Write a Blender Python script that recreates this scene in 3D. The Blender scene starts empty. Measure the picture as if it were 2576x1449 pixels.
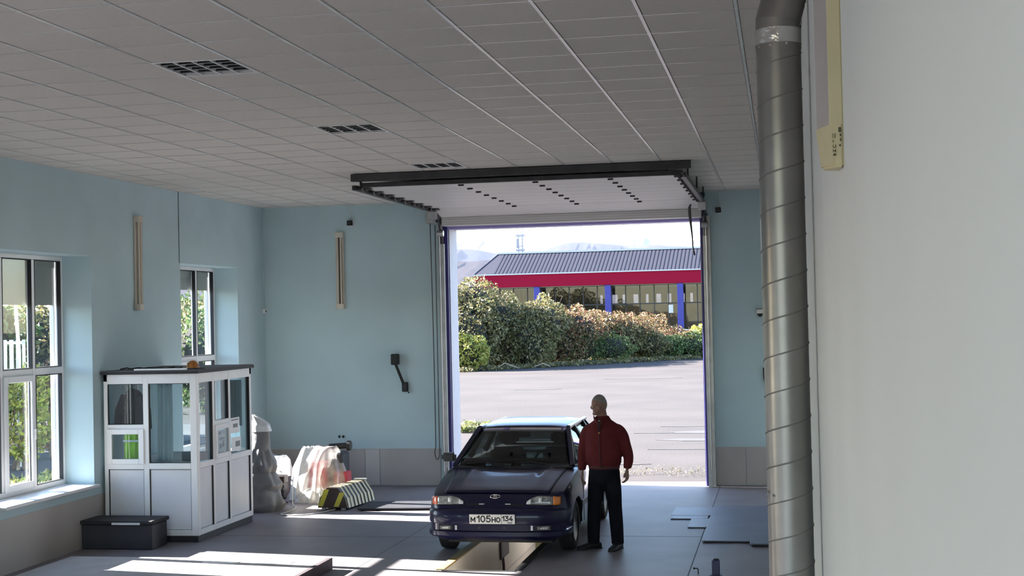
import bpy, bmesh, math, random
import numpy as np
from mathutils import Vector, Matrix

scn = bpy.context.scene
COL = scn.collection
R = math.radians

# ---------------------------------------------------------------- camera
cam_d = bpy.data.cameras.new('camera'); cam = bpy.data.objects.new('camera', cam_d); COL.objects.link(cam)
cam_d.sensor_width = 36.0; cam_d.lens = 3585.0/2576.0*36.0
cam_d.clip_start = 0.05; cam_d.clip_end = 30000
_yaw, _pitch, _roll = -0.1874, 0.0206, -0.0221
_F = Vector((math.sin(_yaw)*math.cos(_pitch), math.cos(_yaw)*math.cos(_pitch), math.sin(_pitch)))
_R0 = Vector((math.cos(_yaw), -math.sin(_yaw), 0)); _U0 = _R0.cross(_F)
_c, _s = math.cos(_roll), math.sin(_roll)
_RR = _c*_R0 + _s*_U0; _UU = -_s*_R0 + _c*_U0
cam.matrix_world = Matrix(((_RR.x, _UU.x, -_F.x, 0), (_RR.y, _UU.y, -_F.y, 0), (_RR.z, _UU.z, -_F.z, 2.684), (0, 0, 0, 1)))
scn.camera = cam

# ---------------------------------------------------------------- sky, sun, exposure
SUN_TRAVEL = Vector((1.0, -0.165, -0.4885)).normalized()
world = bpy.data.worlds.new('sky'); scn.world = world; world.use_nodes = True
wn = world.node_tree; wn.nodes.clear()
sky = wn.nodes.new('ShaderNodeTexSky'); sky.sky_type = 'NISHITA'; sky.sun_disc = False
sky.sun_elevation = math.asin(-SUN_TRAVEL.z); sky.sun_rotation = math.atan2(-SUN_TRAVEL.x, -SUN_TRAVEL.y)
sky.air_density = 1.0; sky.dust_density = 0.4; sky.ozone_density = 2.0
bg = wn.nodes.new('ShaderNodeBackground'); bg.inputs['Strength'].default_value = 0.55
wo = wn.nodes.new('ShaderNodeOutputWorld')
wn.links.new(sky.outputs[0], bg.inputs['Color']); wn.links.new(bg.outputs[0], wo.inputs['Surface'])
sun_d = bpy.data.lights.new('sun', 'SUN'); sun_d.energy = 36.0; sun_d.angle = R(0.55); sun_d.color = (1.0, 0.93, 0.86)
sun = bpy.data.objects.new('sun', sun_d); COL.objects.link(sun)
sun.rotation_euler = SUN_TRAVEL.to_track_quat('-Z', 'Y').to_euler(); sun.location = (-60, 10, 40)

vs = scn.view_settings
vs.view_transform = 'Standard'; vs.look = 'None'; vs.gamma = 1.0; vs.use_curve_mapping = False
vs.exposure = 0.7
cy = scn.cycles
cy.max_bounces = 14; cy.diffuse_bounces = 9; cy.glossy_bounces = 5; cy.transmission_bounces = 6; cy.transparent_max_bounces = 24
cy.volume_bounces = 1
cy.sample_clamp_indirect = 8.0
cy.caustics_reflective = False; cy.caustics_refractive = False

# ---------------------------------------------------------------- helpers
def tag(o, label=None, cat=None, group=None, kind=None):
    if label: o['label'] = label
    if cat: o['category'] = cat
    if group: o['group'] = group
    if kind: o['kind'] = kind
    return o

def thing(name, label, cat, loc=(0, 0, 0), rz=0.0, group=None, kind=None):
    o = bpy.data.objects.new(name, None); COL.objects.link(o)
    o.location = loc; o.rotation_euler = (0, 0, rz); o.empty_display_size = 0.1
    return tag(o, label, cat, group, kind)

def link(name, me, parent=None, loc=None, rot=None):
    o = bpy.data.objects.new(name, me); COL.objects.link(o)
    if parent is not None: o.parent = parent
    if loc is not None: o.location = loc
    if rot is not None: o.rotation_euler = rot
    return o

class MB:
    def __init__(s): s.v = []; s.f = []
    def add(s, vs_, fs):
        b = len(s.v); s.v += [tuple(p) for p in vs_]; s.f += [tuple(b+i for i in f) for f in fs]; return s
    def box(s, x0, x1, y0, y1, z0, z1):
        return s.add([(x0,y0,z0),(x1,y0,z0),(x1,y1,z0),(x0,y1,z0),(x0,y0,z1),(x1,y0,z1),(x1,y1,z1),(x0,y1,z1)],
                     [(0,3,2,1),(4,5,6,7),(0,1,5,4),(1,2,6,5),(2,3,7,6),(3,0,4,7)])
    def bar(s, p0, p1, a, b, up=(0, 0, 1)):
        p0 = Vector(p0); p1 = Vector(p1); d = (p1-p0).normalized(); up = Vector(up)
        if abs(d.dot(up)) > 0.98: up = Vector((1, 0, 0))
        sx = d.cross(up).normalized()*a/2; sz = sx.normalized().cross(d).normalized()*b/2
        vv = [p0-sx-sz, p0+sx-sz, p0+sx+sz, p0-sx+sz, p1-sx-sz, p1+sx-sz, p1+sx+sz, p1-sx+sz]
        return s.add(vv, [(0,1,2,3),(7,6,5,4),(0,4,5,1),(1,5,6,2),(2,6,7,3),(3,7,4,0)])
    def loft(s, rings, closed=True, cap0=True, cap1=True):
        n = len(rings[0]); vv = [p for r in rings for p in r]; ff = []
        for i in range(len(rings)-1):
            for j in range(n if closed else n-1):
                k = (j+1) % n
                ff.append((i*n+j, i*n+k, (i+1)*n+k, (i+1)*n+j))
        if cap0 and closed: ff.append(tuple(range(n-1, -1, -1)))
        if cap1 and closed: ff.append(tuple(range((len(rings)-1)*n, len(rings)*n)))
        return s.add(vv, ff)
    def tube(s, path, r, n=8, cap=True):
        path = [Vector(p) for p in path]; rings = []
        rr = r if hasattr(r, '__len__') else [r]*len(path)
        ref = None
        for i, p in enumerate(path):
            d = (path[min(i+1, len(path)-1)]-path[max(i-1, 0)]).normalized()
            if ref is None: ref = Vector((0, 0, 1)) if abs(d.z) < 0.9 else Vector((0, 1, 0))
            a = d.cross(ref).normalized(); b = d.cross(a).normalized()
            ref = -b if False else a.cross(d).normalized()
            rings.append([p + rr[i]*(math.cos(2*math.pi*j/n)*a + math.sin(2*math.pi*j/n)*b) for j in range(n)])
        return s.loft(rings, True, cap, cap)
    def cyl(s, p0, p1, r0, r1=None, n=16, cap=True):
        return s.tube([p0, p1], [r0, r0 if r1 is None else r1], n, cap)
    def prism(s, pts, a, b, axis='x'):
        # polygon pts in the two other axes, extruded from a to b along axis
        def P(u, v, t): return {'x': (t, u, v), 'y': (u, t, v), 'z': (u, v, t)}[axis]
        n = len(pts)
        vv = [P(u, v, a) for u, v in pts] + [P(u, v, b) for u, v in pts]
        ff = [tuple(range(n))[::-1], tuple(range(n, 2*n))] + [(i, (i+1) % n, n+(i+1) % n, n+i) for i in range(n)]
        return s.add(vv, ff)
    def ellipsoid(s, c, rx, ry, rz, nu=16, nv=10, fn=None):
        rings = []
        for i in range(1, nv):
            t = math.pi*i/nv; ring = []
            for j in range(nu):
                a = 2*math.pi*j/nu
                p = Vector((math.sin(t)*math.cos(a), math.sin(t)*math.sin(a), -math.cos(t)))
                q = Vector((p.x*rx, p.y*ry, p.z*rz))
                if fn: q = fn(p, q)
                ring.append(Vector(c)+q)
            rings.append(ring)
        return s.loft(rings)
    def grid(s, fn, nu, nv):
        vv = [fn(i/nu, j/nv) for j in range(nv+1) for i in range(nu+1)]
        ff = [(j*(nu+1)+i, j*(nu+1)+i+1, (j+1)*(nu+1)+i+1, (j+1)*(nu+1)+i) for j in range(nv) for i in range(nu)]
        return s.add(vv, ff)
    def mesh(s, name, bevel=0.0, seg=1, smooth=False, thick=0.0, flip=False):
        me = bpy.data.meshes.new(name); me.from_pydata([tuple(p) for p in s.v], [], s.f)
        bm = bmesh.new(); bm.from_mesh(me)
        bmesh.ops.recalc_face_normals(bm, faces=bm.faces)
        if thick:
            bmesh.ops.solidify(bm, geom=list(bm.faces), thickness=thick)
            bmesh.ops.recalc_face_normals(bm, faces=bm.faces)
        if bevel:
            ed = [e for e in bm.edges if len(e.link_faces) == 2 and e.calc_face_angle(0) > 0.5]
            bmesh.ops.bevel(bm, geom=ed, offset=bevel, segments=seg, affect='EDGES', clamp_overlap=True)
        bm.to_mesh(me); bm.free()
        if smooth:
            me.shade_smooth() if smooth is True else me.shade_smooth()
            if smooth is not True:
                me.set_sharp_from_angle(angle=R(smooth))
        return me
    def build(s, name, mat, parent=None, bevel=0.0, seg=1, smooth=False, thick=0.0, loc=None, rot=None):
        me = s.mesh(name, bevel, seg, smooth, thick)
        if mat is not None: me.materials.append(mat)
        return link(name, me, parent, loc, rot)

def applied(me, mods, mat=None, smooth=True):
    """run modifiers on a mesh through the depsgraph and return the resulting mesh"""
    o = bpy.data.objects.new('tmp', me); COL.objects.link(o)
    for typ, kw in mods:
        m = o.modifiers.new('m', typ)
        for k, v in kw.items(): setattr(m, k, v)
    bpy.context.view_layer.update()
    dg = bpy.context.evaluated_depsgraph_get()
    res = bpy.data.meshes.new_from_object(o.evaluated_get(dg))
    bpy.data.objects.remove(o)
    if smooth: res.shade_smooth()
    if mat is not None: res.materials.clear(); res.materials.append(mat)
    return res

def text_obj(name, txt, size, mat, parent, loc, rot, depth=0.001, align='CENTER', sx=1.0, bold=0.0):
    cu = bpy.data.curves.new(name, 'FONT'); cu.body = txt; cu.size = size; cu.align_x = align; cu.align_y = 'CENTER'
    cu.extrude = depth; cu.offset = bold; cu.resolution_u = 3
    o = bpy.data.objects.new('tmp', cu); COL.objects.link(o); bpy.context.view_layer.update()
    me = bpy.data.meshes.new_from_object(o.evaluated_get(bpy.context.evaluated_depsgraph_get()))
    bpy.data.objects.remove(o); bpy.data.curves.remove(cu)
    me.materials.clear(); me.materials.append(mat)
    r = link(name, me, parent, loc, rot); r.scale = (sx, 1, 1)
    return r

def copy_tree(o, parent=None, **kw):
    c = o.copy(); COL.objects.link(c); c.parent = parent
    for ch in [x for x in bpy.data.objects if x.parent == o]: copy_tree(ch, c)
    return c

# ---------------------------------------------------------------- materials
MATS = {}
def mat(name, col=(.5, .5, .5), rough=.6, metal=0.0, spec=.5, var=0.0, scale=4.0, col2=None, bump=0.0, bscale=None, coat=0.0,
        detail=4.0, stretch=None, lo=.35, hi=.65, trans=0.0, sss=0.0):
    m = bpy.data.materials.new(name); m.use_nodes = True; nt = m.node_tree; bs = nt.nodes['Principled BSDF']
    bs.inputs['Base Color'].default_value = (*col, 1); bs.inputs['Roughness'].default_value = rough
    bs.inputs['Metallic'].default_value = metal; bs.inputs['Specular IOR Level'].default_value = spec
    bs.inputs['Coat Weight'].default_value = coat; bs.inputs['Coat Roughness'].default_value = 0.04
    bs.inputs['Transmission Weight'].default_value = trans
    if var or col2 or bump:
        tc = nt.nodes.new('ShaderNodeTexCoord'); mp = nt.nodes.new('ShaderNodeMapping')
        nt.links.new(tc.outputs['Object'], mp.inputs['Vector'])
        if stretch: mp.inputs['Scale'].default_value = stretch
        nz = nt.nodes.new('ShaderNodeTexNoise'); nz.inputs['Scale'].default_value = scale; nz.inputs['Detail'].default_value = detail
        nt.links.new(mp.outputs[0], nz.inputs['Vector'])
        rp = nt.nodes.new('ShaderNodeValToRGB'); rp.color_ramp.elements[0].position = lo; rp.color_ramp.elements[1].position = hi
        c0 = col2 if col2 else tuple(max(0, c*(1-var)) for c in col)
        c1 = col if col2 else tuple(min(1, c*(1+var)) for c in col)
        rp.color_ramp.elements[0].color = (*c0, 1); rp.color_ramp.elements[1].color = (*c1, 1)
        nt.links.new(nz.outputs['Fac'], rp.inputs[0]); nt.links.new(rp.outputs[0], bs.inputs['Base Color'])
        if bump:
            n2 = nt.nodes.new('ShaderNodeTexNoise'); n2.inputs['Scale'].default_value = bscale or scale*4; n2.inputs['Detail'].default_value = 3
            nt.links.new(mp.outputs[0], n2.inputs['Vector'])
            bu = nt.nodes.new('ShaderNodeBump'); bu.inputs['Strength'].default_value = bump; bu.inputs['Distance'].default_value = 0.02
            nt.links.new(n2.outputs['Fac'], bu.inputs['Height']); nt.links.new(bu.outputs[0], bs.inputs['Normal'])
    MATS[name] = m
    return m

def glass(name, tint=(.93, .96, .97), refl=1.0, rough=0.01):
    m = bpy.data.materials.new(name); m.use_nodes = True; nt = m.node_tree; nt.nodes.clear()
    out = nt.nodes.new('ShaderNodeOutputMaterial'); mx = nt.nodes.new('ShaderNodeMixShader')
    tr = nt.nodes.new('ShaderNodeBsdfTransparent'); tr.inputs[0].default_value = (*tint, 1)
    gl = nt.nodes.new('ShaderNodeBsdfGlossy'); gl.inputs['Roughness'].default_value = rough
    lw = nt.nodes.new('ShaderNodeLayerWeight'); lw.inputs['Blend'].default_value = .5
    pw = nt.nodes.new('ShaderNodeMath'); pw.operation = 'POWER'; pw.inputs[1].default_value = 4.0
    nt.links.new(lw.outputs['Facing'], pw.inputs[0])
    fr = nt.nodes.new('ShaderNodeMath'); fr.operation = 'MULTIPLY_ADD'; fr.inputs[1].default_value = .7; fr.inputs[2].default_value = .035
    nt.links.new(pw.outputs[0], fr.inputs[0])
    mu = nt.nodes.new('ShaderNodeMath'); mu.operation = 'MULTIPLY'; mu.inputs[1].default_value = refl
    nt.links.new(fr.outputs[0], mu.inputs[0]); nt.links.new(mu.outputs[0], mx.inputs[0])
    nt.links.new(tr.outputs[0], mx.inputs[1]); nt.links.new(gl.outputs[0], mx.inputs[2]); nt.links.new(mx.outputs[0], out.inputs[0])
    MATS[name] = m
    return m

def sheet_mat(name, col, alpha, rough=.25):
    """thin plastic film: part see-through, part diffuse, with gloss"""
    m = bpy.data.materials.new(name); m.use_nodes = True; nt = m.node_tree
    bs = nt.nodes['Principled BSDF']; out = nt.nodes['Material Output']
    bs.inputs['Base Color'].default_value = (*col, 1); bs.inputs['Roughness'].default_value = rough
    tl = nt.nodes.new('ShaderNodeBsdfTranslucent'); tl.inputs[0].default_value = (*col, 1)
    m1 = nt.nodes.new('ShaderNodeMixShader'); m1.inputs[0].default_value = .35
    nt.links.new(bs.outputs[0], m1.inputs[1]); nt.links.new(tl.outputs[0], m1.inputs[2])
    tr = nt.nodes.new('ShaderNodeBsdfTransparent'); mx = nt.nodes.new('ShaderNodeMixShader')
    tc = nt.nodes.new('ShaderNodeTexCoord'); nz = nt.nodes.new('ShaderNodeTexNoise'); nz.inputs['Scale'].default_value = 5.0
    nt.links.new(tc.outputs['Object'], nz.inputs['Vector'])
    mr = nt.nodes.new('ShaderNodeMapRange'); mr.inputs[1].default_value = .35; mr.inputs[2].default_value = .65
    mr.inputs[3].default_value = max(0, alpha-.2); mr.inputs[4].default_value = min(1, alpha+.2)
    nt.links.new(nz.outputs['Fac'], mr.inputs[0]); nt.links.new(mr.outputs[0], mx.inputs[0])
    nt.links.new(tr.outputs[0], mx.inputs[1]); nt.links.new(m1.outputs[0], mx.inputs[2]); nt.links.new(mx.outputs[0], out.inputs[0])
    MATS[name] = m
    return m

def leaf_mat(name, cols):
    m = bpy.data.materials.new(name); m.use_nodes = True; nt = m.node_tree
    bs = nt.nodes['Principled BSDF']; out = nt.nodes['Material Output']
    ge = nt.nodes.new('ShaderNodeNewGeometry'); rp = nt.nodes.new('ShaderNodeValToRGB'); rp.color_ramp.interpolation = 'CONSTANT'
    el = rp.color_ramp.elements
    for i, c in enumerate(cols):
        e = el[i] if i < 2 else el.new(i/len(cols))
        e.position = i/len(cols); e.color = (*c, 1)
    nt.links.new(ge.outputs['Random Per Island'], rp.inputs[0]); nt.links.new(rp.outputs[0], bs.inputs['Base Color'])
    bs.inputs['Roughness'].default_value = .55
    tl = nt.nodes.new('ShaderNodeBsdfTranslucent'); nt.links.new(rp.outputs[0], tl.inputs[0])
    mx = nt.nodes.new('ShaderNodeMixShader'); mx.inputs[0].default_value = .3
    nt.links.new(bs.outputs[0], mx.inputs[1]); nt.links.new(tl.outputs[0], mx.inputs[2]); nt.links.new(mx.outputs[0], out.inputs[0])
    MATS[name] = m
    return m

mat('wall_blue', (.47, .61, .65), .75, var=.05, scale=.9)
mat('wall_white', (.84, .87, .85), .7, col2=(.80, .825, .805), scale=.8, lo=.3, hi=.7)
mat('wall_outside', (.62, .60, .58), .85, var=.06, scale=2)
mat('beige_panel', (.45, .42, .40), .5, var=.05, scale=1.5)
mat('beige_light', (.56, .53, .51), .5, var=.03)
mat('floor', (.265, .246, .262), .5, spec=.15, col2=(.205, .192, .212), scale=1.3, detail=8, bump=.12, bscale=9, lo=.3, hi=.7)
mat('joint', (.07, .07, .08), .8)
mat('asphalt', (.060, .0525, .052), .95, spec=.2, col2=(.047, .042, .042), scale=.35, detail=10, bump=.4, bscale=14, lo=.35, hi=.65)
mat('asphalt_dark', (.040, .037, .040), .95, var=.15, scale=1)
mat('paving', (.058, .056, .06), .9, var=.25, scale=1.2, detail=8)
mat('tile', (.58, .555, .52), .85, var=.03, scale=30)
mat('slab', (.10, .10, .10), .9)
mat('tbar', (.64, .63, .61), .22, spec=.7)
mat('louvre', (.20, .20, .195), .3, metal=.9)
mat('pvc', (.80, .80, .81), .35, var=.02)
mat('pvc_panel', (.70, .70, .74), .35, var=.02)
mat('seal', (.025, .025, .028), .7)
mat('shutter', (.33, .35, .33), .5, var=.06, scale=3)
mat('white', (.80, .80, .80), .5)
mat('sill', (.78, .78, .79), .35)
mat('door_white', (.66, .645, .63), .4, var=.02, scale=2)
mat('navy', (.035, .03, .20), .4)
mat('navy_lit', (.33, .29, .62), .4)  # navy with the light on the lintel put into the colour
mat('lining', (.50, .50, .57), .6, var=.03)
mat('steel', (.42, .42, .42), .38, metal=.85, var=.1, scale=6)
mat('dark_steel', (.05, .05, .052), .45, metal=.3, var=.2, scale=5)
mat('black', (.008, .008, .009), .5)
mat('rubber', (.018, .018, .019), .75, var=.2, scale=8)
mat('galv', (.36, .35, .335), .36, metal=.9, col2=(.30, .295, .28), scale=3.5, bump=.05, bscale=12)
mat('galv_seam', (.30, .295, .28), .4, metal=.8)
mat('foil', (.75, .74, .73), .22, metal=.95, bump=.6, bscale=18, var=.1, scale=9)
mat('cream', (.66, .58, .36), .5, var=.04, scale=5)
mat('cream_old', (.60, .55, .47), .5, var=.05)
mat('diffuser', (.50, .45, .44), .35)
mat('tube_glass', (.62, .56, .47), .3)
mat('ink', (.10, .09, .05), .7)
mat('paint_blue', (.006, .006, .035), .3, spec=.3, coat=.35)
mat('plastic_dark', (.02, .02, .024), .45)
mat('chrome', (.75, .75, .76), .12, metal=1)
mat('alloy', (.42, .42, .43), .3, metal=.9)
mat('lens', (.26, .27, .26), .1, coat=.8, var=.5, scale=18)
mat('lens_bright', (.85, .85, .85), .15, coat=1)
mat('amber', (.75, .22, .02), .2, coat=1)
mat('amber_red', (.75, .16, .08), .2, coat=1)
mat('plate_white', (.72, .72, .72), .45)
mat('print_black', (.008, .008, .008), .6)
mat('seat', (.03, .03, .032), .9)
mat('skin', (.25, .14, .105), .5, var=.08, scale=12)
mat('hair_grey', (.20, .19, .185), .7, var=.2, scale=60)
mat('jacket', (.105, .015, .018), .8, spec=.2, var=.15, scale=7, bump=.25, bscale=9)
mat('jacket_dark', (.055, .01, .012), .7)
mat('shirt', (.55, .52, .5), .8)
mat('sweater', (.035, .014, .014), .9)
mat('trousers', (.008, .009, .015), .9, spec=.15, var=.2, scale=8, bump=.3, bscale=7)
mat('shoe', (.01, .01, .012), .5)
mat('brass', (.5, .35, .12), .3, metal=.9)
mat('wood_edge', (.32, .17, .06), .6, col2=(.40, .33, .16), scale=1.1, stretch=(1, .6, 1))
mat('pit_tile', (.62, .58, .53), .35, var=.05, scale=2)
mat('wood_yellow', (.55, .46, .22), .6, var=.1)
mat('tarp', (.20, .20, .21), .6, var=.12, scale=4, bump=.4, bscale=6)
mat('bag_white', (.82, .82, .83), .35, var=.03, bump=.4, bscale=7)
mat('red', (.55, .06, .08), .45)
mat('hazard_black', (.03, .016, .014), .5)
mat('hazard_yellow', (.50, .47, .05), .5, var=.05)
mat('hazard_cream', (.50, .43, .24), .5)
mat('mat_dark', (.035, .035, .045), .6, var=.15)
mat('cable_white', (.72, .72, .70), .5)
mat('plate_steel', (.15, .16, .21), .5, metal=.2, var=.08, scale=2)
mat('post_blue', (.05, .05, .12), .5)
mat('hivis', (.42, .75, .05), .7, var=.1)
mat('fabric_dark', (.03, .035, .05), .9, var=.2, scale=6)
mat('curtain', (.55, .60, .62), .9)
mat('paper', (.85, .85, .84), .8)
mat('print_grey', (.25, .26, .28), .8)
mat('orange', (.48, .17, .03), .5, var=.25, scale=14)
mat('roof_dark', (.10, .09, .095), .8, var=.15, scale=4)
mat('platform', (.40, .38, .385), .55, var=.08, scale=3)
mat('platform_side', (.07, .05, .06), .7)  # shade on the platform's right side put into the colour
mat('roof_metal', (.029, .029, .042), .7, spec=.2, metal=.0, var=.05, scale=.5)
mat('ridge_white', (.5, .5, .52), .5)
mat('fascia_red', (.25, .006, .028), .8, spec=.1)
mat('col_blue', (.035, .035, .24), .5, var=.1)
mat('facade_frame', (.025, .025, .03), .5)
mat('facade_inside', (.17, .165, .16), .9, var=.3, scale=.8)
mat('facade_white', (.75, .76, .78), .7)
mat('kerb', (.17, .16, .15), .9, var=.2, scale=3)
mat('bark', (.12, .09, .07), .9, var=.2)
mat('twig_dry', (.34, .27, .20), .9, var=.2)
mat('core_shade', (.014, .012, .010), .95, var=.3, scale=3)  # near-black, for the shade deep inside the shrubs
mat('mountain', (.045, .045, .05), .95, spec=0, col2=(.03, .031, .036), scale=.004, detail=10)
mat('mountain_snow', (.14, .145, .15), .9, spec=0, col2=(.05, .05, .055), scale=.003, detail=10, lo=.42, hi=.52)
mat('foothill', (.034, .03, .032), .95, spec=0, var=.2, scale=.01, detail=8)
mat('mast', (.30, .30, .33), .6)
glass('win_glass', (.97, .985, .985), .6)
glass('booth_glass', (.80, .87, .89), 1.0)
glass('car_glass', (.34, .38, .37), .9)
glass('facade_glass', (.80, .81, .80), 1.0)
sheet_mat('film', (.80, .78, .76), .52)
sheet_mat('film_white', (.82, .82, .82), .9)
leaf_mat('leaf_olive', [(.10, .11, .035), (.19, .17, .06), (.065, .07, .03), (.24, .20, .09), (.12, .10, .045), (.30, .25, .13), (.15, .14, .05)])
leaf_mat('leaf_brown', [(.22, .13, .06), (.28, .18, .09), (.15, .10, .05), (.12, .12, .04), (.30, .24, .12), (.24, .10, .06)])
leaf_mat('leaf_yellow', [(.36, .36, .06), (.28, .31, .06), (.42, .38, .10), (.20, .24, .05), (.33, .28, .08)])
leaf_mat('leaf_green', [(.06, .11, .03), (.09, .15, .04), (.05, .085, .025), (.13, .18, .06), (.18, .22, .09)])
leaf_mat('grit_bits', [(.20, .16, .09), (.13, .11, .07), (.26, .23, .16), (.09, .085, .06)])
leaf_mat('grass_blades', [(.18, .20, .06), (.26, .25, .09), (.12, .16, .05), (.34, .30, .15)])
M = MATS
# ================================================================ the hall
XL, XR, D, CE, YB = -8.403, 0.17, 22.374, 4.578, -3.6
XO, XRO, DO = -8.93, 0.70, 22.914          # outer faces
PX0, PX1, PY0, PY1 = -3.645, -2.84, 14.85, 21.2   # inspection pit
GX0, GX1, GZ = -5.27, -1.23, 4.15           # gate opening
WZ0, WZ1 = 0.74, 3.56
WIN_Y = [14.20, 19.02, 9.38, 4.56, -0.26]

def struct(name, mb, m, label, cat, **kw):
    o = mb.build(name, M[m], **kw); return tag(o, label, cat, kind='structure')

# floor with the pit cut out
b = MB()
b.box(XL-.02, PX0, YB, D, -.12, 0); b.box(PX1, XR+.02, YB, D, -.12, 0)
b.box(PX0, PX1, YB, PY0, -.12, 0); b.box(PX0, PX1, PY1, D, -.12, 0)
b.box(GX0, GX1, D, DO, -.12, 0)
floor = struct('floor', b, 'floor', 'grey concrete floor of the garage hall with sunlit strips', 'floor')
def joint(x0, x1, y0, y1): MB().box(x0, x1, y0, y1, -.004, .0012).build('joint', M['joint'], floor)
joint(-1.03, -1.018, 12, 19.9); joint(-1.03, -1.018, 19.95, D); joint(-2.7, .17, 17.28, 17.288)
joint(-8.4, -3.75, 17.1, 17.108); joint(-4.62, -4.612, 14, 22.3)

# pit
b = MB()
b.box(PX0-.08, PX0+.02, PY0-.08, PY1+.08, -1.45, -.125); b.box(PX1-.02, PX1+.08, PY0-.08, PY1+.08, -1.45, -.125)
b.box(PX0+.02, PX1-.02, PY0-.08, PY0+.02, -1.45, -.125); b.box(PX0+.02, PX1-.02, PY1-.02, PY1+.08, -1.45, -.125)
b.box(PX0+.001, PX0+.02, PY0, PY1, -.125, -.006); b.box(PX1-.02, PX1-.001, PY0, PY1, -.125, -.006); b.box(PX0+.02, PX1-.02, PY0+.001, PY0+.02, -.125, -.006)
b.box(PX0-.1, PX1+.1, PY0-.1, PY1+.1, -1.55, -1.45)
pit = struct('trim_1', b, 'pit_tile', 'white tiled inspection pit sunk in the floor under the car', 'pit')
MB().box(PX0-.075, PX0+.024, PY0+.02, PY1, -.004, .014).build('wooden_edge', M['wood_edge'], pit, bevel=.004)
MB().box(PX1-.03, PX1+.06, PY0+.02, PY1, -.004, .012).build('steel_edge', M['dark_steel'], pit, bevel=.004)  # dark tone holds the shade on the pit's inner right lip
MB().box(PX0, PX1, PY0-.03, PY0+.01, -.05, .006).build('steel_edge', M['dark_steel'], pit)
jb = MB().box(PX0+.02, PX0+.05, 17.86, 18.36, -.40, -.17).build('junction_box', M['platform_side'], pit, bevel=.006)
MB().tube([(PX0+.045, 17.95, -.38), (PX0+.05, 17.97, -.5), (PX0+.045, 17.99, -.62)], .018, 8).build('cable', M['platform_side'], jb)
MB().box(PX0+.02, PX0+.024, PY0+.03, PY1-.03, -.62, -.60).build('tile_line', M['beige_panel'], pit)
MB().box(PX1-.15, PX1-.021, 16.9, 17.32, -.12, .0).build('wooden_block', M['wood_yellow'], pit, bevel=.008)
MB().box(PX1-.15, PX1-.021, 16.86, 16.9, -.34, -.12).build('wooden_block', M['beige_panel'], pit, bevel=.008)

# walls
b = MB()
ys = sorted(WIN_Y); WW = 2.16
b.box(XO, XL, YB, DO, -.2, WZ0); b.box(XO, XL, YB, DO, WZ1, CE+.3)
prev = YB
for y in ys:
    b.box(XO, XL, prev, y, WZ0, WZ1); prev = y+WW
b.box(XO, XL, prev, DO, WZ0, WZ1)
wall_left = struct('wall_left', b, 'wall_blue', 'pale blue left wall with deep window reveals', 'wall')
MB().box(XL, XL+.008, YB, D, 0, .60).build('wall_panel', M['beige_panel'], wall_left)
MB().box(XL, XL+.006, 18.985, 18.995, 3.56, CE).build('joint', M['joint'], wall_left)

b = MB()
b.box(XL-.02, GX0, D, DO, -.2, CE+.3); b.box(GX1, XR+.02, D, DO, -.2, CE+.3); b.box(GX0, GX1, D, DO, GZ, CE+.3)
wall_back = struct('wall_back', b, 'wall_blue', 'pale blue end wall around the open gate', 'wall')
for x0, x1, m in ((XL+.01, -6.735, 'beige_panel'), (-6.73, -6.49, 'beige_light'), (-6.48, -5.47, 'beige_panel'), (-1.08, -.62, 'beige_panel'), (-.615, XR, 'beige_panel')):
    MB().box(x0, x1, D-.012, D, 0.01, .595).build('wall_panel', M[m], wall_back, bevel=.003)
MB().box(XL+.01, -5.47, D-.018, D, .595, .603).build('edge_strip', M['beige_light'], wall_back)
MB().box(-1.08, XR, D-.018, D, .595, .603).build('edge_strip', M['beige_light'], wall_back)
# plastered lining of the gate opening
b = MB(); b.box(GX0-.004, GX0+.012, D+.02, DO+.01, 0, GZ); b.box(GX1-.012, GX1+.004, D+.02, DO+.01, 0, GZ); b.box(GX0, GX1, D+.02, DO+.01, GZ-.012, GZ+.004)
b.build('gate_lining', M['lining'], wall_back)

b = MB(); b.box(XR, XRO, YB, DO, -.2, CE+.3)
struct('wall_right', b, 'wall_white', 'off-white right wall close beside the spiral duct', 'wall')
b = MB(); b.box(XO, -8.0, YB-.4, YB, -.2, CE+.3); b.box(-.1, XRO, YB-.4, YB, -.2, CE+.3); b.box(-8.0, -.1, YB-.4, YB, 4.4, CE+.3)  # wide opening behind the camera added to brighten the hall
struct('wall_front', b, 'wall_blue', 'pale blue wall behind the viewer with a wide unseen opening added to let light in', 'wall')

# ceiling: slab, grid bars, tiles
b = MB(); b.box(XO, XRO, YB-.4, DO, CE+.06, CE+.3); b.box(XL, XR, YB, 4.8, CE, CE+.05)
ceiling = struct('ceiling', b, 'slab', 'suspended grid ceiling of square grey tiles', 'ceiling')
TX, TY, TP = -2.038, 8.3925, 0.6
colx = [XL] + [TX+TP*c for c in range(-10, 4)] + [XR]
rowy = [4.7925+TP*i for i in range(30)] + [D]
for x in colx[1:-1]:
    MB().box(x-.011, x+.011, 4.8, D, CE-.004, CE+.03).build('grid_bar', M['tbar'], ceiling)
for y in rowy[1:-1]:
    MB().box(XL, XR, y-.006, y+.006, CE-.002, CE+.03).build('cross_bar', M['tbar'], ceiling)
MB().box(XL, XL+.02, 4.8, D, CE-.004, CE+.02).build('edge_bar', M['tbar'], ceiling)
MB().box(XL, XR, D-.02, D, CE-.004, CE+.02).build('edge_bar', M['tbar'], ceiling)
lights_at = {(TX-4*TP, round(TY+2*TP, 3)), (TX-4*TP, round(TY+8*TP, 3)), (TX-4*TP, round(TY+14*TP, 3))}
tiles = []
pm = cam.matrix_world.inverted()
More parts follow.
